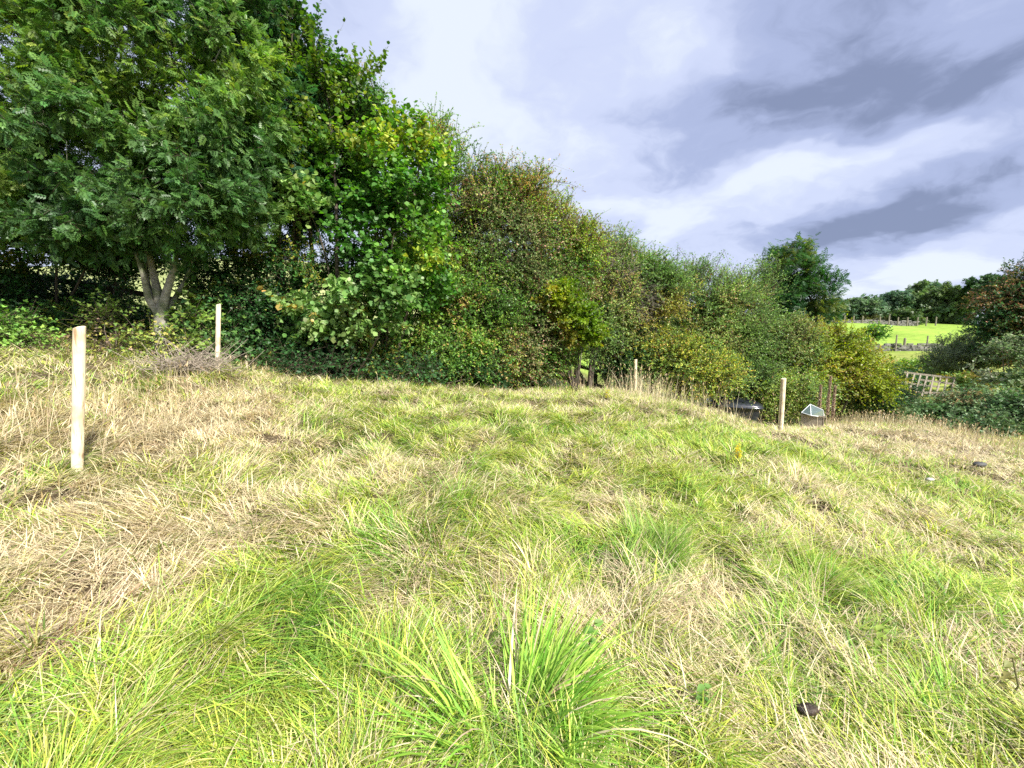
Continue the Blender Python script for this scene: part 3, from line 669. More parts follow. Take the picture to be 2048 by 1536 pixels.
b = up_at(690, 9.9)
tree('hazel_bush', 'pale green low hazel branches hanging over the meadow', 'bush', b, [E(740, 575, 9.4, 110, 40, .6), E(640, 630, 9.5, 60, 40, .5), E(610, 400, 9.7, 55, 45, .5), E(700, 640, 9.6, 110, 35, .5)],
     T_ROUND, .11, 130, 5, 8, .42, HAZEL_P, 106, stems=4, stem_r=.03, up=.1, droop=.3, shell=.1, jit=.5)
# -- hedge understorey along the left
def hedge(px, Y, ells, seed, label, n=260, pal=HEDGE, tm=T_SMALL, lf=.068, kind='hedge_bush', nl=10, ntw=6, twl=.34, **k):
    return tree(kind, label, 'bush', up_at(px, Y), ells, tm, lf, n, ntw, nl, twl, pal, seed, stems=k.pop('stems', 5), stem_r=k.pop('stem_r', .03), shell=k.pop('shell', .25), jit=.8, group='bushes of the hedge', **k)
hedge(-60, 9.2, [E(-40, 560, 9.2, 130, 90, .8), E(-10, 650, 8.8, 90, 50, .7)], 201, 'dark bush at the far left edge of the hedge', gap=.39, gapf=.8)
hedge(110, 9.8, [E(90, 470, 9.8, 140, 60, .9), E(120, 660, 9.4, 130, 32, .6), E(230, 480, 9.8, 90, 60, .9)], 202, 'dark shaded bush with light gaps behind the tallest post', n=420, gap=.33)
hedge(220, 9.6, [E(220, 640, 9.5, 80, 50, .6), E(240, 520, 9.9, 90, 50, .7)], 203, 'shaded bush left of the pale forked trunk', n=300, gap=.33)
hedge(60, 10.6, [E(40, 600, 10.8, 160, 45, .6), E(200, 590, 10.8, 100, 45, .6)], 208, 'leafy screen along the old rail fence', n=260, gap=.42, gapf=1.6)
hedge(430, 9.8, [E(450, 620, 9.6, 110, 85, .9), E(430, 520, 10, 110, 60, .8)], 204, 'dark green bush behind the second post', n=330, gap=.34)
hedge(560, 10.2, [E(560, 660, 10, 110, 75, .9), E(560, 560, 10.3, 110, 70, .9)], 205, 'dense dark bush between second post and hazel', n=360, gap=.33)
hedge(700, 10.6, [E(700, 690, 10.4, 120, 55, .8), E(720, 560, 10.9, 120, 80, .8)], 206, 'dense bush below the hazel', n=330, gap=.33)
hedge(830, 11.2, [E(850, 690, 11.1, 110, 65, .9), E(860, 590, 11.5, 110, 70, .9)], 207, 'green bush right of the hazel foot', n=330, gap=.33, pal=HAW)
# -- hawthorns
def haw(px, Y, ells, seed, label, n, pal, **k):
    return tree(k.pop('kind', 'hawthorn_tree'), label, k.pop('cat', 'tree'), up_at(px, Y), ells, k.pop('tm', T_SMALL), k.pop('lf', .056), int(n*1.15), k.pop('ntw', 7), k.pop('nl', 18), k.pop('twl', .74), pal, seed, stems=k.pop('stems', 4), stem_r=k.pop('stem_r', .06),
                shell=k.pop('shell', .3), twr=k.pop('twr', .005), jit=k.pop('jit', .5), up=k.pop('up', .5), droop=k.pop('droop', .35), group='hawthorns of the hedge', **k)
haw(900, 12.6, [E(900, 400, 12.8, 90, 90, 1.2), E(830, 480, 12.8, 80, 80, 1.2), E(940, 560, 12.4, 90, 80, 1.1), E(860, 300, 13, 60, 50, .8), E(740, 220, 13, 70, 60, .9)], 301, 'green hawthorn rising behind the hazel', 420, HAW, shoots=300, gap=.41, gapf=.75)
haw(1010, 13.0, [E(990, 425, 13.2, 90, 75, 1.2), E(1040, 400, 13.2, 70, 42, 1.0), E(1010, 500, 12.9, 110, 90, 1.2)], 302, 'brown tinged berry laden hawthorn forming the middle hump', 440, HAW_B+HAW, berries=1600, bcol=(.22, .06, .04), shoots=420, gap=.38, gapf=.8)
haw(1150, 13.8, [E(1095, 455, 14, 65, 42, 1.2), E(1160, 500, 14, 42, 45, 1.0), E(1110, 530, 13.7, 85, 55, 1.1)], 303, 'golden and russet hawthorn with a rounded right shoulder', 380, HAW+HAW_O[:2]+[(2, (.28, .19, .12))], berries=1300, bcol=(.24, .07, .045), shoots=260, gap=.41, gapf=.75)
haw(930, 11.9, [E(950, 640, 11.8, 90, 70, .9), E(920, 700, 11.7, 90, 50, .8)], 304, 'low hawthorn bush behind the crest left of the dark stems', 330, HAW, kind='hawthorn_bush', cat='bush', stem_r=.035, gap=.39, gapf=.8)
haw(1060, 12.8, [E(1050, 650, 12.6, 90, 70, .9), E(1080, 600, 12.9, 80, 60, .9)], 305, 'hawthorn with dark bare lower stems and brown berries', 330, HAW_B[:3]+HAW, berries=800, bcol=(.22, .05, .04), stem_r=.07, gap=.39, gapf=.8)
haw(1180, 14.0, [E(1180, 650, 13.8, 75, 60, 1.0), E(1200, 590, 14.2, 80, 60, 1.0), E(1120, 690, 13.5, 45, 30, .6)], 306, 'green hawthorn above the gap with the low rail', 330, HAW_G, gap=.39, gapf=.8)
haw(1150, 12.3, [E(1125, 600, 11.9, 36, 36, .4), E(1150, 640, 11.9, 36, 38, .4), E(1180, 665, 12, 45, 22, .4)], 307, 'bright lime green maple sprig glowing in front of darker leaves', 100, LIME, kind='field_maple', lf=.08, stem_r=.025, shell=.1, twl=.35)
haw(1230, 14.6, [E(1215, 560, 14.4, 55, 55, .9), E(1265, 600, 14.6, 60, 45, .8)], 308, 'grey half bare thorn bush with tangled twigs', 300, [(2, (.10, .12, .05)), (2, (.2, .18, .1))], kind='thorn_bush', cat='bush', bark=M_TWIGGREY, nl=2, ntw=9, twl=.6, stem_r=.05, shell=.1, shoots=90, twr=.005)
haw(1300, 15.0, [E(1290, 570, 15, 70, 50, .9), E(1340, 620, 15, 80, 60, 1.0), E(1280, 660, 14.8, 60, 45, .8)], 309, 'hawthorn with yellow tufts right of the grey thorn', 330, HAW_G+[(2, (.34, .32, .05))], shoots=200, gap=.41, gapf=.75)
haw(1370, 14.8, [E(1330, 720, 14.4, 85, 40, .9), E(1400, 750, 14.4, 80, 40, .9), E(1290, 740, 14.5, 50, 45, .7)], 310, 'orange and gold low hawthorn behind the third post', 380, HAW_O+HAW_G[:3]+HAW_O[1:3], kind='hawthorn_bush', cat='bush', berries=300, stem_r=.04, gap=.41, gapf=.75)
haw(1430, 16.2, [E(1400, 590, 16.2, 80, 60, 1.1), E(1450, 640, 16.2, 90, 80, 1.2), E(1370, 660, 16, 70, 60, 1.0)], 311, 'green hawthorn with long whippy shoots against the clouds', 430, HAW_G, shl=1.5, shoots=500, gap=.40, gapf=.75, berries=250)
haw(1520, 17.2, [E(1500, 610, 17.2, 75, 80, 1.2), E(1540, 690, 17, 90, 80, 1.1), E(1470, 720, 16.6, 80, 60, 1.0)], 312, 'grey green hawthorn right of the whippy shooted one', 430, HAW_G+[(2, (.13, .16, .06))], shl=1.5, shoots=400, gap=.40, gapf=.75)
haw(1560, 15.8, [E(1500, 770, 15.4, 70, 40, .8), E(1560, 790, 15.2, 80, 40, .8), E(1450, 745, 15.6, 60, 40, .8)], 313, 'shaggy green bush behind the right hand post', 330, HAW_G+HAW_O[:2], kind='hawthorn_bush', cat='bush', stem_r=.03, gap=.38, gapf=.8)
haw(880, 11.4, [E(880, 720, 11.3, 80, 35, .7), E(960, 730, 11.6, 60, 28, .6)], 314, 'low leafy bush at the hedge foot right of the hazel', 260, HAW, kind='hawthorn_bush', cat='bush', stem_r=.02)
haw(1010, 12.3, [E(1010, 715, 12.2, 70, 40, .7), E(1070, 720, 12.6, 50, 35, .6)], 315, 'berry flecked low bush below the brown hawthorn', 260, HAW_B+HAW, kind='hawthorn_bush', cat='bush', stem_r=.02, berries=500)
haw(1000, 13.4, [E(1000, 590, 13.6, 110, 70, 1.0), E(900, 520, 13.4, 80, 70, 1.0)], 316, 'mixed green hawthorn filling the middle of the hedge', 420, HAW+HAW_B[:2], stem_r=.05)
haw(1235, 14.9, [E(1225, 520, 15, 50, 40, .8), E(1270, 560, 15, 55, 45, .9)], 324, 'olive thorn filling the step behind the grey bush', 220, HAW+HAW_G, shoots=120, kind='hawthorn_bush', cat='bush')
haw(1250, 14.6, [E(1240, 700, 14.7, 45, 45, .7), E(1260, 740, 14.6, 40, 30, .6)], 317, 'dark leafy bush right of the low rail gap', 200, HEDGE+HAW_G, kind='hawthorn_bush', cat='bush', stem_r=.02)
haw(1440, 15.9, [E(1400, 690, 15.8, 80, 50, .9), E(1480, 700, 16, 70, 50, .9)], 318, 'deep green bush above the domed black tub', 360, HAW_G, kind='hawthorn_bush', cat='bush', stem_r=.03)
haw(1600, 16.4, [E(1570, 700, 16.4, 70, 50, .9), E(1590, 770, 16, 60, 35, .8)], 319, 'olive brown bush left of the dock spikes', 320, HAW_G+HAW_B[:2], kind='hawthorn_bush', cat='bush', stem_r=.03)
b = up_at(1600, 19.5)
tree('ash_tree', 'young ash with feathery dome top beside the open field', 'tree', b, [E(1580, 545, 19.5, 55, 52, 1.2), E(1605, 600, 19.5, 65, 50, 1.3), E(1560, 600, 19.5, 50, 50, 1.1), E(1600, 660, 19.5, 60, 50, 1.1)],
     T_ASH, .24, 330, 5, 6, .5, [(3, (.03, .09, .025)), (4, (.05, .13, .03)), (1, (.14, .18, .04))], 320, stems=3, stem_r=.08, up=.7, droop=.45, gap=.40, gapf=.75, shoots=60, jit=.6)
haw(1660, 16.8, [E(1640, 700, 16.8, 70, 48, .9), E(1700, 740, 16.4, 70, 42, .9), E(1620, 750, 16.4, 70, 45, .9), E(1755, 770, 16, 35, 22, .5)], 321, 'lime green spreading shrub with gold tips below the ash', 430, [(1, (.14, .20, .03)), (3, (.25, .33, .04)), (3, (.33, .40, .05)), (1, (.40, .32, .08))], kind='field_maple', lf=.075, stem_r=.04, gap=.40, gapf=.75)
haw(1720, 17.4, [E(1700, 800, 17, 90, 26, .8), E(1780, 800, 17, 60, 24, .8), E(1620, 800, 17, 60, 30, .8)], 322, 'dark shaded undergrowth below the lime shrub', 300, HEDGE, kind='hawthorn_bush', cat='bush', stem_r=.02, gap=.38, gapf=.8)
haw(1740, 17.8, [E(1745, 668, 17.8, 34, 10, .4), E(1720, 690, 17.6, 22, 14, .3)], 323, 'thin shrub branch reaching over the bright field', 60, HAZEL, kind='shrub', cat='bush', lf=.10, stem_r=.02, shell=.0, nl=6, ntw=5, twl=.35)
# -- right side
haw(2060, 22, [E(2030, 620, 22, 60, 55, 1.5), E(2080, 600, 22, 80, 80, 1.8), E(1990, 650, 22, 40, 32, 1.0), E(2060, 690, 22, 80, 50, 1.4)], 331, 'russet leaved hawthorn at the right edge', 560, [(2, (.03, .09, .03)), (2, (.06, .12, .03)), (2, (.22, .17, .06)), (2, (.34, .19, .11)), (2, (.07, .15, .05))], lf=.10, gap=.38, gapf=.8)
tree('willow_bush', 'grey green feathery willow bush between the field and the right edge', 'bush', up_at(1925, 25), [E(1930, 705, 25, 50, 38, 1.5), E(1900, 730, 24, 55, 32, 1.2), E(1960, 720, 24, 45, 40, 1.2)], T_NARROW, .13, 380, 7, 9, .6,
     [(3, (.10, .15, .07)), (3, (.15, .20, .10)), (2, (.20, .25, .13))], 332, stems=7, stem_r=.03, up=1.1, droop=.1, shell=.15, shoots=200)
tree('elder_bush', 'pale leaved elder bush with bare stems at the right edge', 'bush', up_at(2030, 19), [E(2030, 710, 19, 45, 40, .9), E(2000, 745, 18.5, 40, 28, .8), E(2070, 740, 18.5, 50, 50, .9)], T_ROUND, .09, 240, 6, 6, .45,
     [(2, (.10, .17, .06)), (3, (.17, .25, .10)), (1, (.26, .31, .18))], 333, stems=7, stem_r=.035, bark=M_TWIGGREY, up=.5, gap=.39, gapf=.8)
tree('elder_bush', 'fresh bright green bush behind the leaning wooden frame', 'bush', up_at(1850, 28), [E(1850, 738, 28, 55, 18, 1.3), E(1810, 750, 27, 40, 15, 1.0)], T_ROUND, .13, 160, 6, 6, .5, [(1, (.14, .26, .06)), (2, (.24, .38, .07))], 334, stems=5, stem_r=.03)
def bramble(px, Y, ells, seed, label, n, pal=None, lf=.12):
    return tree('bramble_patch', label, 'brambles', up_at(px, Y), ells, T_TRI, lf, n, 5, 7, .5, pal or [(3, (.08, .16, .05)), (4, (.14, .23, .09)), (2, (.21, .30, .13)), (1, (.28, .22, .10))], seed, stems=6, stem_r=.012, parts=('stems', 'leaves'), shell=.2, up=.3, droop=.5,
                group='brambles along the bank', mat=M_LEAFGLOSS, jit=.8)
bramble(1830, 17.5, [E(1830, 826, 17.3, 75, 14, .7), E(1770, 828, 17, 50, 14, .7)], 341, 'bramble mound in front of the leaning wooden frame', 220)
bramble(1960, 17, [E(1965, 806, 17, 70, 20, 1.0), E(1990, 825, 16.6, 90, 30, 1.0)], 342, 'dense bramble bank right of the wooden frame', 420)
bramble(2060, 15.5, [E(2060, 830, 15.5, 80, 40, 1.0), E(1980, 850, 15.3, 80, 18, .8)], 343, 'dark bramble bank at the right edge', 320)
bramble(1940, 21, [E(1940, 765, 21, 45, 14, .8)], 344, 'yellow green bramble top right of the wooden frame', 80, [(1, (.16, .26, .05)), (1, (.28, .30, .05)), (.5, (.34, .24, .06))])
bramble(1790, 22, [E(1795, 765, 21, 35, 18, .8)], 345, 'dark ivy mound left of the wooden frame', 110, HEDGE)
BRY = [(3, (.12, .20, .04)), (3, (.26, .32, .06)), (1.5, (.38, .34, .09)), (.8, (.38, .28, .20))]
bramble(235, 7.9, [E(260, 690, 7.9, 90, 28, .5), E(215, 640, 8.0, 25, 25, .3), E(330, 690, 7.8, 60, 18, .4)], 346, 'golden leaved bramble at the foot of the forked trunk', 75, BRY, .065)
bramble(20, 7.4, [E(10, 690, 7.4, 50, 30, .4)], 347, 'fresh green nettle clump at the left edge of the hedge', 70, [(1, (.10, .22, .04)), (1, (.18, .32, .06))], .07)
bramble(400, 8.6, [E(400, 650, 8.6, 40, 40, .4), E(430, 690, 8.5, 60, 20, .4)], 348, 'dark rowan seedling between trunk and second post', 60, ROWAN, .10)
bramble(620, 9.2, [E(620, 725, 9.2, 110, 14, .4), E(800, 740, 10, 100, 14, .4), E(950, 750, 11, 90, 14, .4)], 349, 'low ivy and bramble skirt along the hedge foot', 150, HEDGE+[(1, (.2, .2, .04))], .08)

# -- far trees across the pasture
FAR_HAZY = [(3, (.10, .18, .10)), (3, (.13, .22, .11)), (1, (.17, .26, .11))]  # distance haze put into the leaf colours: lighter, bluish green
def far(px, py, Y, rx, ry, seed, label, n=150, pal=FAR_HAZY, lf=.75, gap=.2, extra=()):
    b = up_at(px, Y); rows = [E(px, py, Y, rx, ry, 3.5)]+[E(a[0], a[1], Y, a[2], a[3], 2.5) for a in extra]
    tree('far_tree', label, 'tree', b, rows, T_SPRAY, lf, n, 6, 5, 1.3, pal, seed, stems=3, stem_r=.22, shell=.35, gap=gap, gapf=.4, keyf=.25, group='trees beyond the pasture', twr=.03, split=6, jit=.8)
far(1675, 628, 112, 30, 24, 401, 'leftmost far tree beyond the bright pasture', 130)
far(1725, 622, 108, 34, 26, 402, 'loose crowned far tree with sky showing through its top', 120, gap=.36, pal=[(1, (.13, .22, .12)), (2, (.17, .26, .13))])
far(1790, 612, 112, 36, 28, 403, 'dark rounded far tree left of the tallest far mass', 200, extra=[(1770, 628, 26, 18)])
far(1835, 606, 114, 34, 30, 404, 'mid green far tree behind the small pale bush', 180, pal=[(2, (.15, .23, .09)), (2, (.18, .27, .10))])
far(1865, 592, 116, 26, 20, 408, 'blue green crown peeping above the far wood', 120)
far(1893, 612, 106, 42, 36, 405, 'large dense square shouldered far tree', 330, pal=[(2, (.12, .19, .08)), (3, (.15, .22, .08))], extra=[(1880, 628, 34, 20), (1910, 630, 34, 18)])
far(1935, 600, 118, 24, 18, 406, 'dark crown behind the square shouldered far tree', 120)
far(1975, 575, 100, 34, 16, 407, 'thin topped pale far tree left of the russet hawthorn', 110, gap=.35, pal=[(1, (.05, .11, .04)), (1, (.08, .15, .06))])
far(1811, 636, 100, 17, 12, 409, 'small pale green bush in front of the far wood', 70, pal=[(1, (.08, .14, .04)), (1, (.12, .18, .05))], lf=.6)
far(1745, 640, 104, 14, 8, 410, 'tiny olive bush behind the upper stone wall', 40, pal=[(1, (.10, .12, .03))], lf=.5)

# ---------------------------------------------------------------- stone walls and their posts
def stone_wall(p0, p1, h, label, seed, sc=1.0):
    rng = np.random.default_rng(seed); p0 = np.array(p0, float); p1 = np.array(p1, float); d = p1-p0; L_ = np.linalg.norm(d[:2]); u = d[:2]/L_
    rot = np.array([[u[0], -u[1], 0], [u[1], u[0], 0], [0, 0, 1]]); mb = MB(); o = np.array([p0[0], p0[1], gz(p0[0], p0[1])])
    z = 0; course = 0
    while z < h:
        ch = rng.uniform(.11, .19)*sc; s = rng.uniform(0, .2)
        top = z+ch >= h
        while s < L_:
            w = rng.uniform(.25, .65)*sc; x = p0[0]+u[0]*(s+w/2); y = p0[1]+u[1]*(s+w/2)
            if not (top and rng.uniform() < .35):
                mb.box((x+rng.normal(0, .02), y+rng.normal(0, .02), gz(x, y)+z+ch/2-.05+rng.normal(0, .012)), (w*.97, .45-.12*z/h+rng.uniform(-.06, .06), ch*rng.uniform(.85, 1.05)), rot, .16, rng)
            s += w
        z += ch; course += 1
    ob = mb.build('stone_wall', M_STONE, off=o); ob.location = o; tag(ob, label, 'stone wall'); return ob
wa, wb = at(1730, 695, 52), at(1960, 700, 49)
stone_wall(wa, wb, .9, 'lower dry stone wall across the foot of the bright pasture', 1, 1.2)
wc, wd = at(1640, 648, 97), at(1830, 651, 94); we = at(1900, 655, 88)
stone_wall(wc, wd, 1.25, 'upper dry stone wall along the top of the bright pasture', 2, 1.6)
def slim_post(p, h, r, label, group, lean=(0, 0), mat=None, cat='fence post'):
    z = gz(p[0], p[1]); mb = MB(); mb.tube([(0, 0, -.3), (lean[0]*.5, lean[1]*.5, h*.5), (lean[0], lean[1], h*.97), (lean[0], lean[1], h)], [r, r, r*.95, r*.7], 8)
    o = mb.build('fence_post', mat or M_OLDWOOD); o.location = (p[0], p[1], z); tag(o, label, cat, group)
for px, h, lb in [(1791, 1.95, 'tallest grey post standing before the lower stone wall'), (1808, 1.55, 'short stout post just right of the tallest wall post'), (1853, 1.75, 'rightmost grey post at the lower stone wall')]:
    p = at(px, 697, 50.9); slim_post(p, h, .08 if px != 1808 else .13, lb, 'posts by the lower wall')
ORD = ['first', 'second', 'third', 'fourth', 'fifth', 'sixth', 'seventh', 'eighth', 'ninth', 'tenth', 'last']
for i, px in enumerate([1670, 1688, 1706, 1724, 1759, 1777, 1795, 1814, 1834, 1852, 1871]):
    t = (px-1640)/190; p = at(px, 650, 95.5-t*2.5); slim_post(p, 1.9 if px != 1777 else 2.2, .13, ORD[i]+' weathered post from the left behind the upper stone wall', 'posts behind the upper wall')

# ---------------------------------------------------------------- hedge-line rail fence
def rail_fence():
    line = [up_at(-120, 10.3), up_at(60, 10.4), up_at(240, 10.7), up_at(430, 11.2), up_at(640, 12), up_at(860, 13.2), up_at(1080, 14.4), up_at(1190, 15.0), up_at(1270, 15.6)]
    root = thing('rail_fence', 'dark post and rail fence glimpsed through gaps in the hedge', 'fence', line[0]); o = line[0]
    for i, p in enumerate(line):
        mb = MB(); mb.box((p[0]-o[0], p[1]-o[1], p[2]-o[2]+.5), (.12, .12, 1.25)); mb.build('post', M_DARKWOOD, root)
    for a, b_ in zip(line[:-1], line[1:]):
        for h in (.42, .95):
            mb = MB(); mb.bar(a-o+np.array([0, -.075, h]), b_-o+np.array([0, -.075, h]), .035, .13, (0, 0, 1)); mb.build('rail', M_DARKWOOD, root)
rail_fence()

# ---------------------------------------------------------------- the four round posts
def round_post(px, pyb, Y, top_py, wpx, label, lean_px=0, seed=0, knots=()):
    rng = np.random.default_rng(seed); b = at(px, pyb, Y); b[2] = gz(b[0], b[1]); t = at(px+lean_px, top_py, Y)
    dist = Y/math.cos(PITCH); r = wpx*dist/F/2*math.cos(math.atan(abs(px-1024)/F))**.9
    axis = np.array([t[0]-b[0], 0, t[2]-b[2]]); h = np.linalg.norm(axis); mb = MB()
    n = 28; zs = [-.35, -.2, 0, .15]+list(np.linspace(.3, h-.012, 9))+[h-.004, h]; rs = [.15*r, .6*r, .93*r, .97*r]+[r]*9+[r*.985, r*.93]
    V = []; a = np.arange(n)*2*math.pi/n; u = unit(axis)
    for z, rr in zip(zs, rs):
        w = rr*(1+.012*np.sin(a*3+z*2)+.01*rng.normal(0, 1, n)); c = u*z
        V.append(np.stack([c[0]+w*np.cos(a), c[1]+w*np.sin(a), np.full(n, c[2])+(.012*np.cos(a) if z > h-.02 else 0)], -1))
    k = len(zs); Fc = [(i*n+j, i*n+(j+1) % n, (i+1)*n+(j+1) % n, (i+1)*n+j) for i in range(k-1) for j in range(n)]+[tuple((k-1)*n+j for j in range(n))]
    mb.add(np.concatenate(V), Fc); o = mb.build('round_post', M_POST, smooth=False); o.location = b
    for p in o.data.polygons: p.use_smooth = len(p.vertices) == 4
    o['label'] = label; o['category'] = 'post'; o['group'] = 'new round posts in the meadow'
round_post(157, 975, 3.3, 655, 27, 'tallest round pale wooden post, nearest, at the left of the meadow', 2, 1)
round_post(435, 748, 7.3, 609, 10, 'round pale post in front of the hedge near the forked trunk', 2, 2)
round_post(1270, 795, 13.5, 719, 6.5, 'small far post in front of the orange hawthorn', 1, 3)
round_post(1560, 872, 8.9, 757, 11, 'pale post right of centre leaning slightly right', 7, 4)
p = hit(494, 738); mb = MB(); mb.box((0, 0, .08), (.03, .02, .36)); mb.box((0, 0, .265), (.022, .014, .02)); o = mb.build('wooden_peg', M_POST); o.location = p; tag(o, 'short thin wooden peg right of the second post', 'peg')

# ---------------------------------------------------------------- leaning wooden frame
def frame():
    Y = 19.5; root_p = at(1800, 788, Y)
    root = thing('slatted_frame', 'grey weathered slatted wooden frame leaning among the brambles', 'wooden frame', root_p)
    def q(px, py, dy=0): return at(px, py, Y+dy)-root_p
    tops = [(1815, 746), (1829, 748), (1841, 750), (1854, 752), (1867, 754), (1881, 756), (1894, 758), (1909, 759)]
    bots = [(1807, 784), (1817, 786), (1830, 789), (1843, 793), (1858, 793), (1871, 794), (1885, 793), (1901, 790)]
    for (a, b_) in zip(tops, bots):
        mb = MB(); mb.bar(q(*b_, -.2), q(*a, .35), .09, .022, (0, 1, 0)); mb.build('slat', M_OLDWOOD, root)
    for (x0, y0, x1, y1, t0) in [(1808, 744.5, 1911, 756.5, 0), (1838, 759, 1907, 768, .3), (1812, 766, 1880, 774, .5), (1805, 782, 1895, 788, .85)]:
        dy = .35-.55*t0+.04
        mb = MB(); mb.bar(q(x0, y0, dy), q(x1, y1, dy), .022, .085 if t0 < .8 else .11, (0, 0, 1)); mb.build('rail', M_OLDWOOD, root)
frame()

# ---------------------------------------------------------------- black plastic tubs
def mat_plain(name, c, rough, spec=.5, metal=0):
    return mat_noise(name, tuple(x*.8 for x in c), tuple(min(1, x*1.2) for x in c), 6, rough, .05, spec=spec, metallic=metal)
M_BLACK = mat_plain('black_plastic', (.016, .018, .026), .2, 1.0)
def lidded_tub(px, py, Y, W_, D_, H_, rz, label, tilt=0):
    c = at(px, py, Y); root = thing('plastic_tub', label, 'tub', (c[0], c[1], c[2]-H_), rz); root.rotation_euler = (tilt, tilt*.6, rz)
    def rr(w, d, z, n=32, p=4):   # superellipse ring
        a = np.arange(n)*2*math.pi/n; cx = np.sign(np.cos(a))*np.abs(np.cos(a))**(2/p)*w/2; cy = np.sign(np.sin(a))*np.abs(np.sin(a))**(2/p)*d/2
        return np.stack([cx, cy, np.full(n, z)], -1)
    def loft(rings, name, par=root):
        n = len(rings[0]); mb = MB(); k = len(rings)
        Fc = [(i*n+j, i*n+(j+1) % n, (i+1)*n+(j+1) % n, (i+1)*n+j) for i in range(k-1) for j in range(n)]+[tuple((k-1)*n+j for j in range(n))]
        mb.add(np.concatenate(rings), Fc); o = mb.build(name, M_BLACK, par, smooth=True); return o
    loft([rr(W_*.82, D_*.82, 0), rr(W_*.9, D_*.9, H_*.8), rr(W_*.91, D_*.91, H_*.86)], 'body')
    loft([rr(W_*.96, D_*.96, H_*.82), rr(W_, D_, H_*.83), rr(W_, D_, H_*.88), rr(W_*.97, D_*.97, H_*.885), rr(W_*.95, D_*.95, H_*.93), rr(W_*.9, D_*.9, H_*.95),
          rr(W_*.86, D_*.86, H_*.985), rr(W_*.6, D_*.6, H_*1.02), rr(W_*.25, D_*.25, H_*1.03)], 'lid')
lidded_tub(1466, 799, 14.8, 1.75, 1.2, .95, R(-12), 'black plastic tub with domed ridged lid below the crest', R(4))
lidded_tub(1421, 806, 15.0, .65, .6, .8, R(10), 'smaller black tub half hidden left of the domed one', 0)

# ---------------------------------------------------------------- cold frame
def cold_frame():
    Y = 11.8; g = at(1625, 835, Y)
    wood = M_OLDWOOD; white = mat_plain('white_paint', (.75, .78, .78), .5)
    gl = D.materials.new('old_glass'); gl.use_nodes = True; bs = gl.node_tree.nodes['Principled BSDF']; nt = gl.node_tree
    n = nt.nodes.new('ShaderNodeTexNoise'); n.inputs['Scale'].default_value = 12; r = nt.nodes.new('ShaderNodeValToRGB'); r.color_ramp.elements[0].color = (.10, .17, .16, 1); r.color_ramp.elements[1].color = (.34, .44, .42, 1)
    nt.links.new(n.outputs['Fac'], r.inputs[0]); nt.links.new(r.outputs[0], bs.inputs['Base Color'])
    bs.inputs['Roughness'].default_value = .18; bs.inputs['Transmission Weight'].default_value = .6; bs.inputs['IOR'].default_value = 1.3
    wood = mat_noise('box_boards', (.30, .25, .18), (.50, .43, .33), 9, .85, .3, (4, 4, .6)); box = thing('planting_box', 'weathered wooden box holding the glass cloche', 'box', (g[0], g[1], g[2]-.38), R(-35))
    s = Y/F
    for i in range(4):
        mb = MB(); mb.box((-.02+(i-1.5)*.125, 0, .25), (.12, .025, .40)); mb.build('board', wood, box)
    mb = MB(); mb.box((-.26, .22, .26), (.03, .40, .38)); mb.box((.26, .22, .26), (.03, .40, .38)); mb.box((0, .43, .26), (.55, .03, .38)); mb.build('side_panel', wood, box)
    mb = MB(); mb.box((0, -.022, .43), (.62, .02, .03)); mb.box((-.08, -.03, .49), (.12, .02, .09)); mb.build('trim', wood, box)
    cl = thing('glass_cloche', 'pointed pale glass cloche with white edging on the wooden box', 'cloche', (g[0], g[1], g[2]))
    def q(px, py, dy=0): return at(px, py, Y+dy)-g
    A, B, Cc, Dd, Ee = q(1620.5, 808.5, .10), q(1646, 820, -.05), q(1648, 834, -.05), q(1622, 831, -.15), q(1603, 825, .05)
    Bk, Ek = q(1640, 818, .5), q(1608, 822, .45)
    for f in [(A, Dd, Cc, B), (A, Ee, Dd), (A, B, Bk), (A, Bk, Ek), (A, Ek, Ee)]:
        mb = MB(); f = np.array(f); nn = unit(np.cross(f[1]-f[0], f[2]-f[0]))*.002; k = len(f)
        mb.add(np.concatenate([f-nn, f+nn]), [tuple(range(k))[::-1], tuple(range(k, 2*k))]+[(i, (i+1) % k, k+(i+1) % k, k+i) for i in range(k)]); mb.build('pane', gl, cl)
    for a, b_ in [(A, B), (B, Cc), (A, Dd), (A, Ee), (A, Bk), (A, Ek), (Dd, Ee), (Dd, Cc)]:
        mb = MB(); mb.tube([a, (a+b_)/2, b_], .009, 6); mb.build('edging', white, cl)
cold_frame()

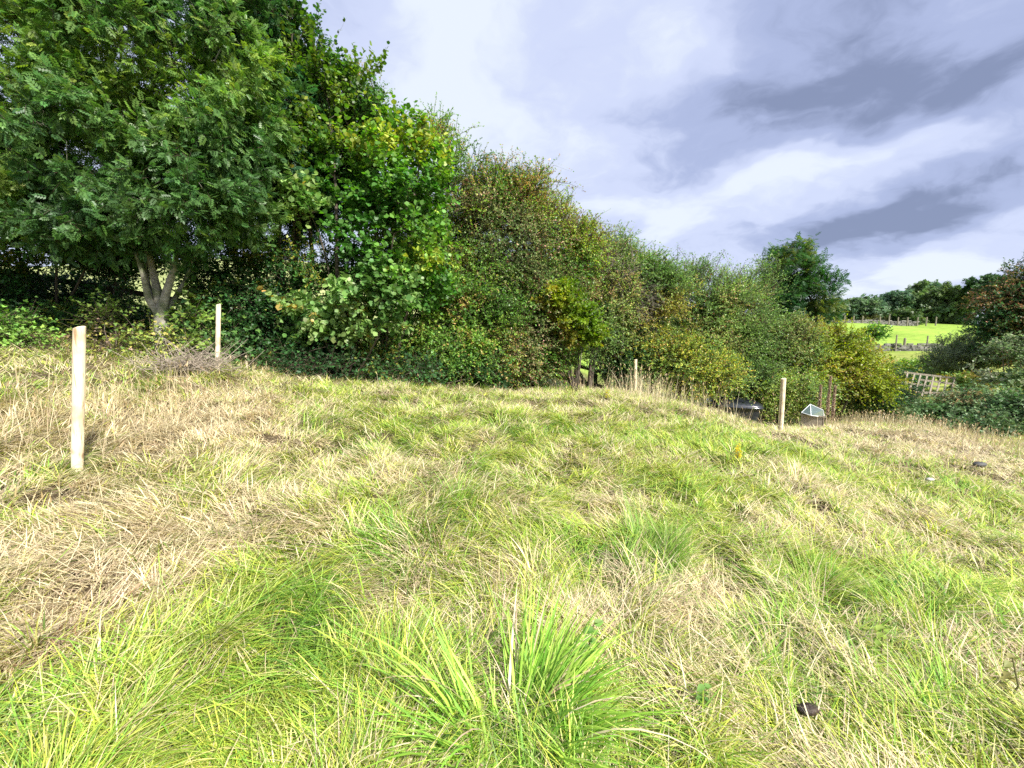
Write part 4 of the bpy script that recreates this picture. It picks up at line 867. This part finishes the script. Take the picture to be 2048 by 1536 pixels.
# ---------------------------------------------------------------- small things
def brash():
    rng = np.random.default_rng(8); c = hit(385, 745); mb = MB()
    for i in range(260):
        a = rng.uniform(0, 6.28); p = c+np.array([rng.normal(0, .28), rng.normal(0, .18), abs(rng.normal(.1, .09))]); L_ = rng.uniform(.15, .55); e = rng.uniform(-.2, .9)
        d = np.array([math.cos(a)*math.cos(e), math.sin(a)*math.cos(e), math.sin(e)]); m = p+d*L_*.5+rng.normal(0, .04, 3); mb.tube([p-d*L_*.2, m, p+d*L_], [.005, .004, .002], 4)
    o = mb.build('brushwood_heap', M_TWIGGREY, off=c); o.location = c; tag(o, 'heap of grey dead twigs and roots left of the second post', 'brushwood')
brash()
def slate():
    rng = np.random.default_rng(5)
    for px, py, s, m, lb, nm in [(1957, 944, .085, mat_noise('slate', (.03, .03, .03), (.10, .10, .095), 9, .6, .5), 'dark curved slate lying in the dry grass at the right', 'slate_fragment'),
                                 (1858, 974, .04, mat_noise('pale_stone', (.30, .28, .24), (.55, .53, .48), 9, .8, .4), 'small pale stone left of the dark slate', 'stone'),
                                 (1612, 1460, .035, mat_noise('dark_clod', (.012, .01, .008), (.06, .04, .03), 30, .5, .6), 'dark rounded clod in the grass at the bottom', 'clod')]:
        c = hit(px, py, .4); mb = MB(); n = 14
        u = np.linspace(0, math.pi, 8); V = []
        for t in u:
            a = np.arange(n)*2*math.pi/n; r = math.sin(t)*(1+.12*np.sin(a*2+1))+rng.normal(0, .03, n)
            V.append(np.stack([r*np.cos(a)*s*1.3, r*np.sin(a)*s*.9, np.full(n, math.cos(t)*s*.55)+rng.normal(0, s*.04, n)], -1))
        mb.add(np.concatenate(V), [(i*n+j, (i+1)*n+j, (i+1)*n+(j+1) % n, i*n+(j+1) % n) for i in range(7) for j in range(n)])
        o = mb.build(nm, m, smooth=True); o.location = c+np.array([0, 0, .13 if s > .07 else .08 if s > .05 else .10]); tag(o, lb, nm.split('_')[0])
slate()
def broad_plant(px, py, h, n, lsz, cols, label, seed, lean=(0, 0), name='nettle_plant', cat='plant', tm=None):
    rng = np.random.default_rng(seed); c = hit(px, py); root = thing(name, label, cat, c); mb = MB(); tm = tm or T_OVATE; n = int(n*1.8); lsz *= .72
    top = np.array([lean[0], lean[1], h]); pts = [np.zeros(3), top*.5+rng.normal(0, .01, 3), top]; mb.tube(pts, [.005, .004, .0025], 6); mb.build('stem', mat_noise('green_stem', (.10, .09, .04), (.16, .15, .06), 20), root)
    t = np.linspace(.25, 1, n); P = top[None]*t[:, None]; ph = np.arange(n)*math.pi/2*1.0+np.repeat([0, .4], (n+1)//2)[:n]; ph = np.where(np.arange(n) % 2, ph+math.pi/2, ph)
    A = np.stack([np.cos(ph), np.sin(ph), np.full(n, -.15)+rng.normal(0, .15, n)], -1); Nn = np.tile([[0, 0, 1.]], (n, 1))+rng.normal(0, .2, (n, 3))
    C = np.array(cols)[rng.integers(0, len(cols), n)]; V, Fc, Cc = instance(tm, P, A, Nn, lsz*rng.uniform(.7, 1.2, n), C)
    link('leaves', mesh_np('leaves', V, [Fc], M_LEAF, Cc), root)
NT = [[.14, .30, .07], [.20, .36, .09], [.30, .42, .14]]
broad_plant(1160, 1365, .30, 12, .075, NT, 'pale nettle stem right of the bright broad bladed tussock', 1, (.06, .0))
broad_plant(1755, 1345, .26, 10, .08, [[.36, .46, .10], [.28, .40, .08]], 'yellowish nettle in the right foreground', 2)
broad_plant(2005, 1420, .28, 10, .07, [[.30, .28, .10], [.24, .26, .08]], 'withered brown stemmed weed at the right edge', 3)
broad_plant(905, 1530, .12, 10, .05, NT, 'small nettle seedling at the foot of the bright tussock', 4)
broad_plant(1405, 1440, .16, 10, .055, NT, 'short nettle left of the dark clod', 5)
broad_plant(1280, 1530, .14, 8, .05, [[.16, .34, .06]], 'low weed at the bottom edge right of centre', 6)
broad_plant(1790, 1200, .16, 12, .07, [[.07, .20, .04], [.10, .26, .05]], 'dark green dock leaves in the right foreground', 7, name='dock_plant', tm=T_NARROW)
broad_plant(1475, 925, .22, 14, .06, [[.70, .58, .03]], 'yellow flowering ragwort in the middle distance', 8, name='ragwort', tm=T_ROUND)
broad_plant(1215, 800, .22, 12, .07, [[.62, .55, .04]], 'yellow flowering ragwort near the hedge gap', 9, name='ragwort', tm=T_ROUND)
def dock(px, Y, ytop, label, seed):
    rng = np.random.default_rng(seed); b = base_at(px, Y); t = at(px+rng.uniform(5, 14), ytop, Y)-b; root = thing('dock_plant', label, 'plant', b, group='brown dock spikes'); mb = MB()
    mb.tube([np.zeros(3), t*.5+np.array([-.06, 0, 0]), t], [.014, .010, .004], 6); mb.build('stem', mat_noise('dead_stem', (.34, .26, .18), (.50, .40, .28), 20), root)
    n = 1100; u = rng.uniform(.25, 1, n); P = t[None]*u[:, None]+rng.normal(0, 1, (n, 3))*.024*(1.1-u)[:, None]
    V, Fc, Cc = instance(T_SMALL, P, rand_unit(rng, n), rand_unit(rng, n), np.full(n, .05), np.array([[.46, .36, .26]])*rng.uniform(.7, 1.3, n)[:, None])
    link('seed_head', mesh_np('seed_head', V, [Fc], M_LEAF, Cc), root)
dock(1652, 13.6, 752, 'tallest of the three brown dock spikes below the lime shrub', 1)
dock(1663, 13.6, 772, 'middle brown dock spike below the lime shrub', 2)
dock(1636, 13.4, 770, 'leftmost brown dock spike below the lime shrub', 3)

scene.cycles.max_bounces = 5; scene.cycles.diffuse_bounces = 3; scene.cycles.glossy_bounces = 2; scene.cycles.transmission_bounces = 3
scene.cycles.use_denoising = False
scene.cycles.caustics_reflective = False; scene.cycles.caustics_refractive = False
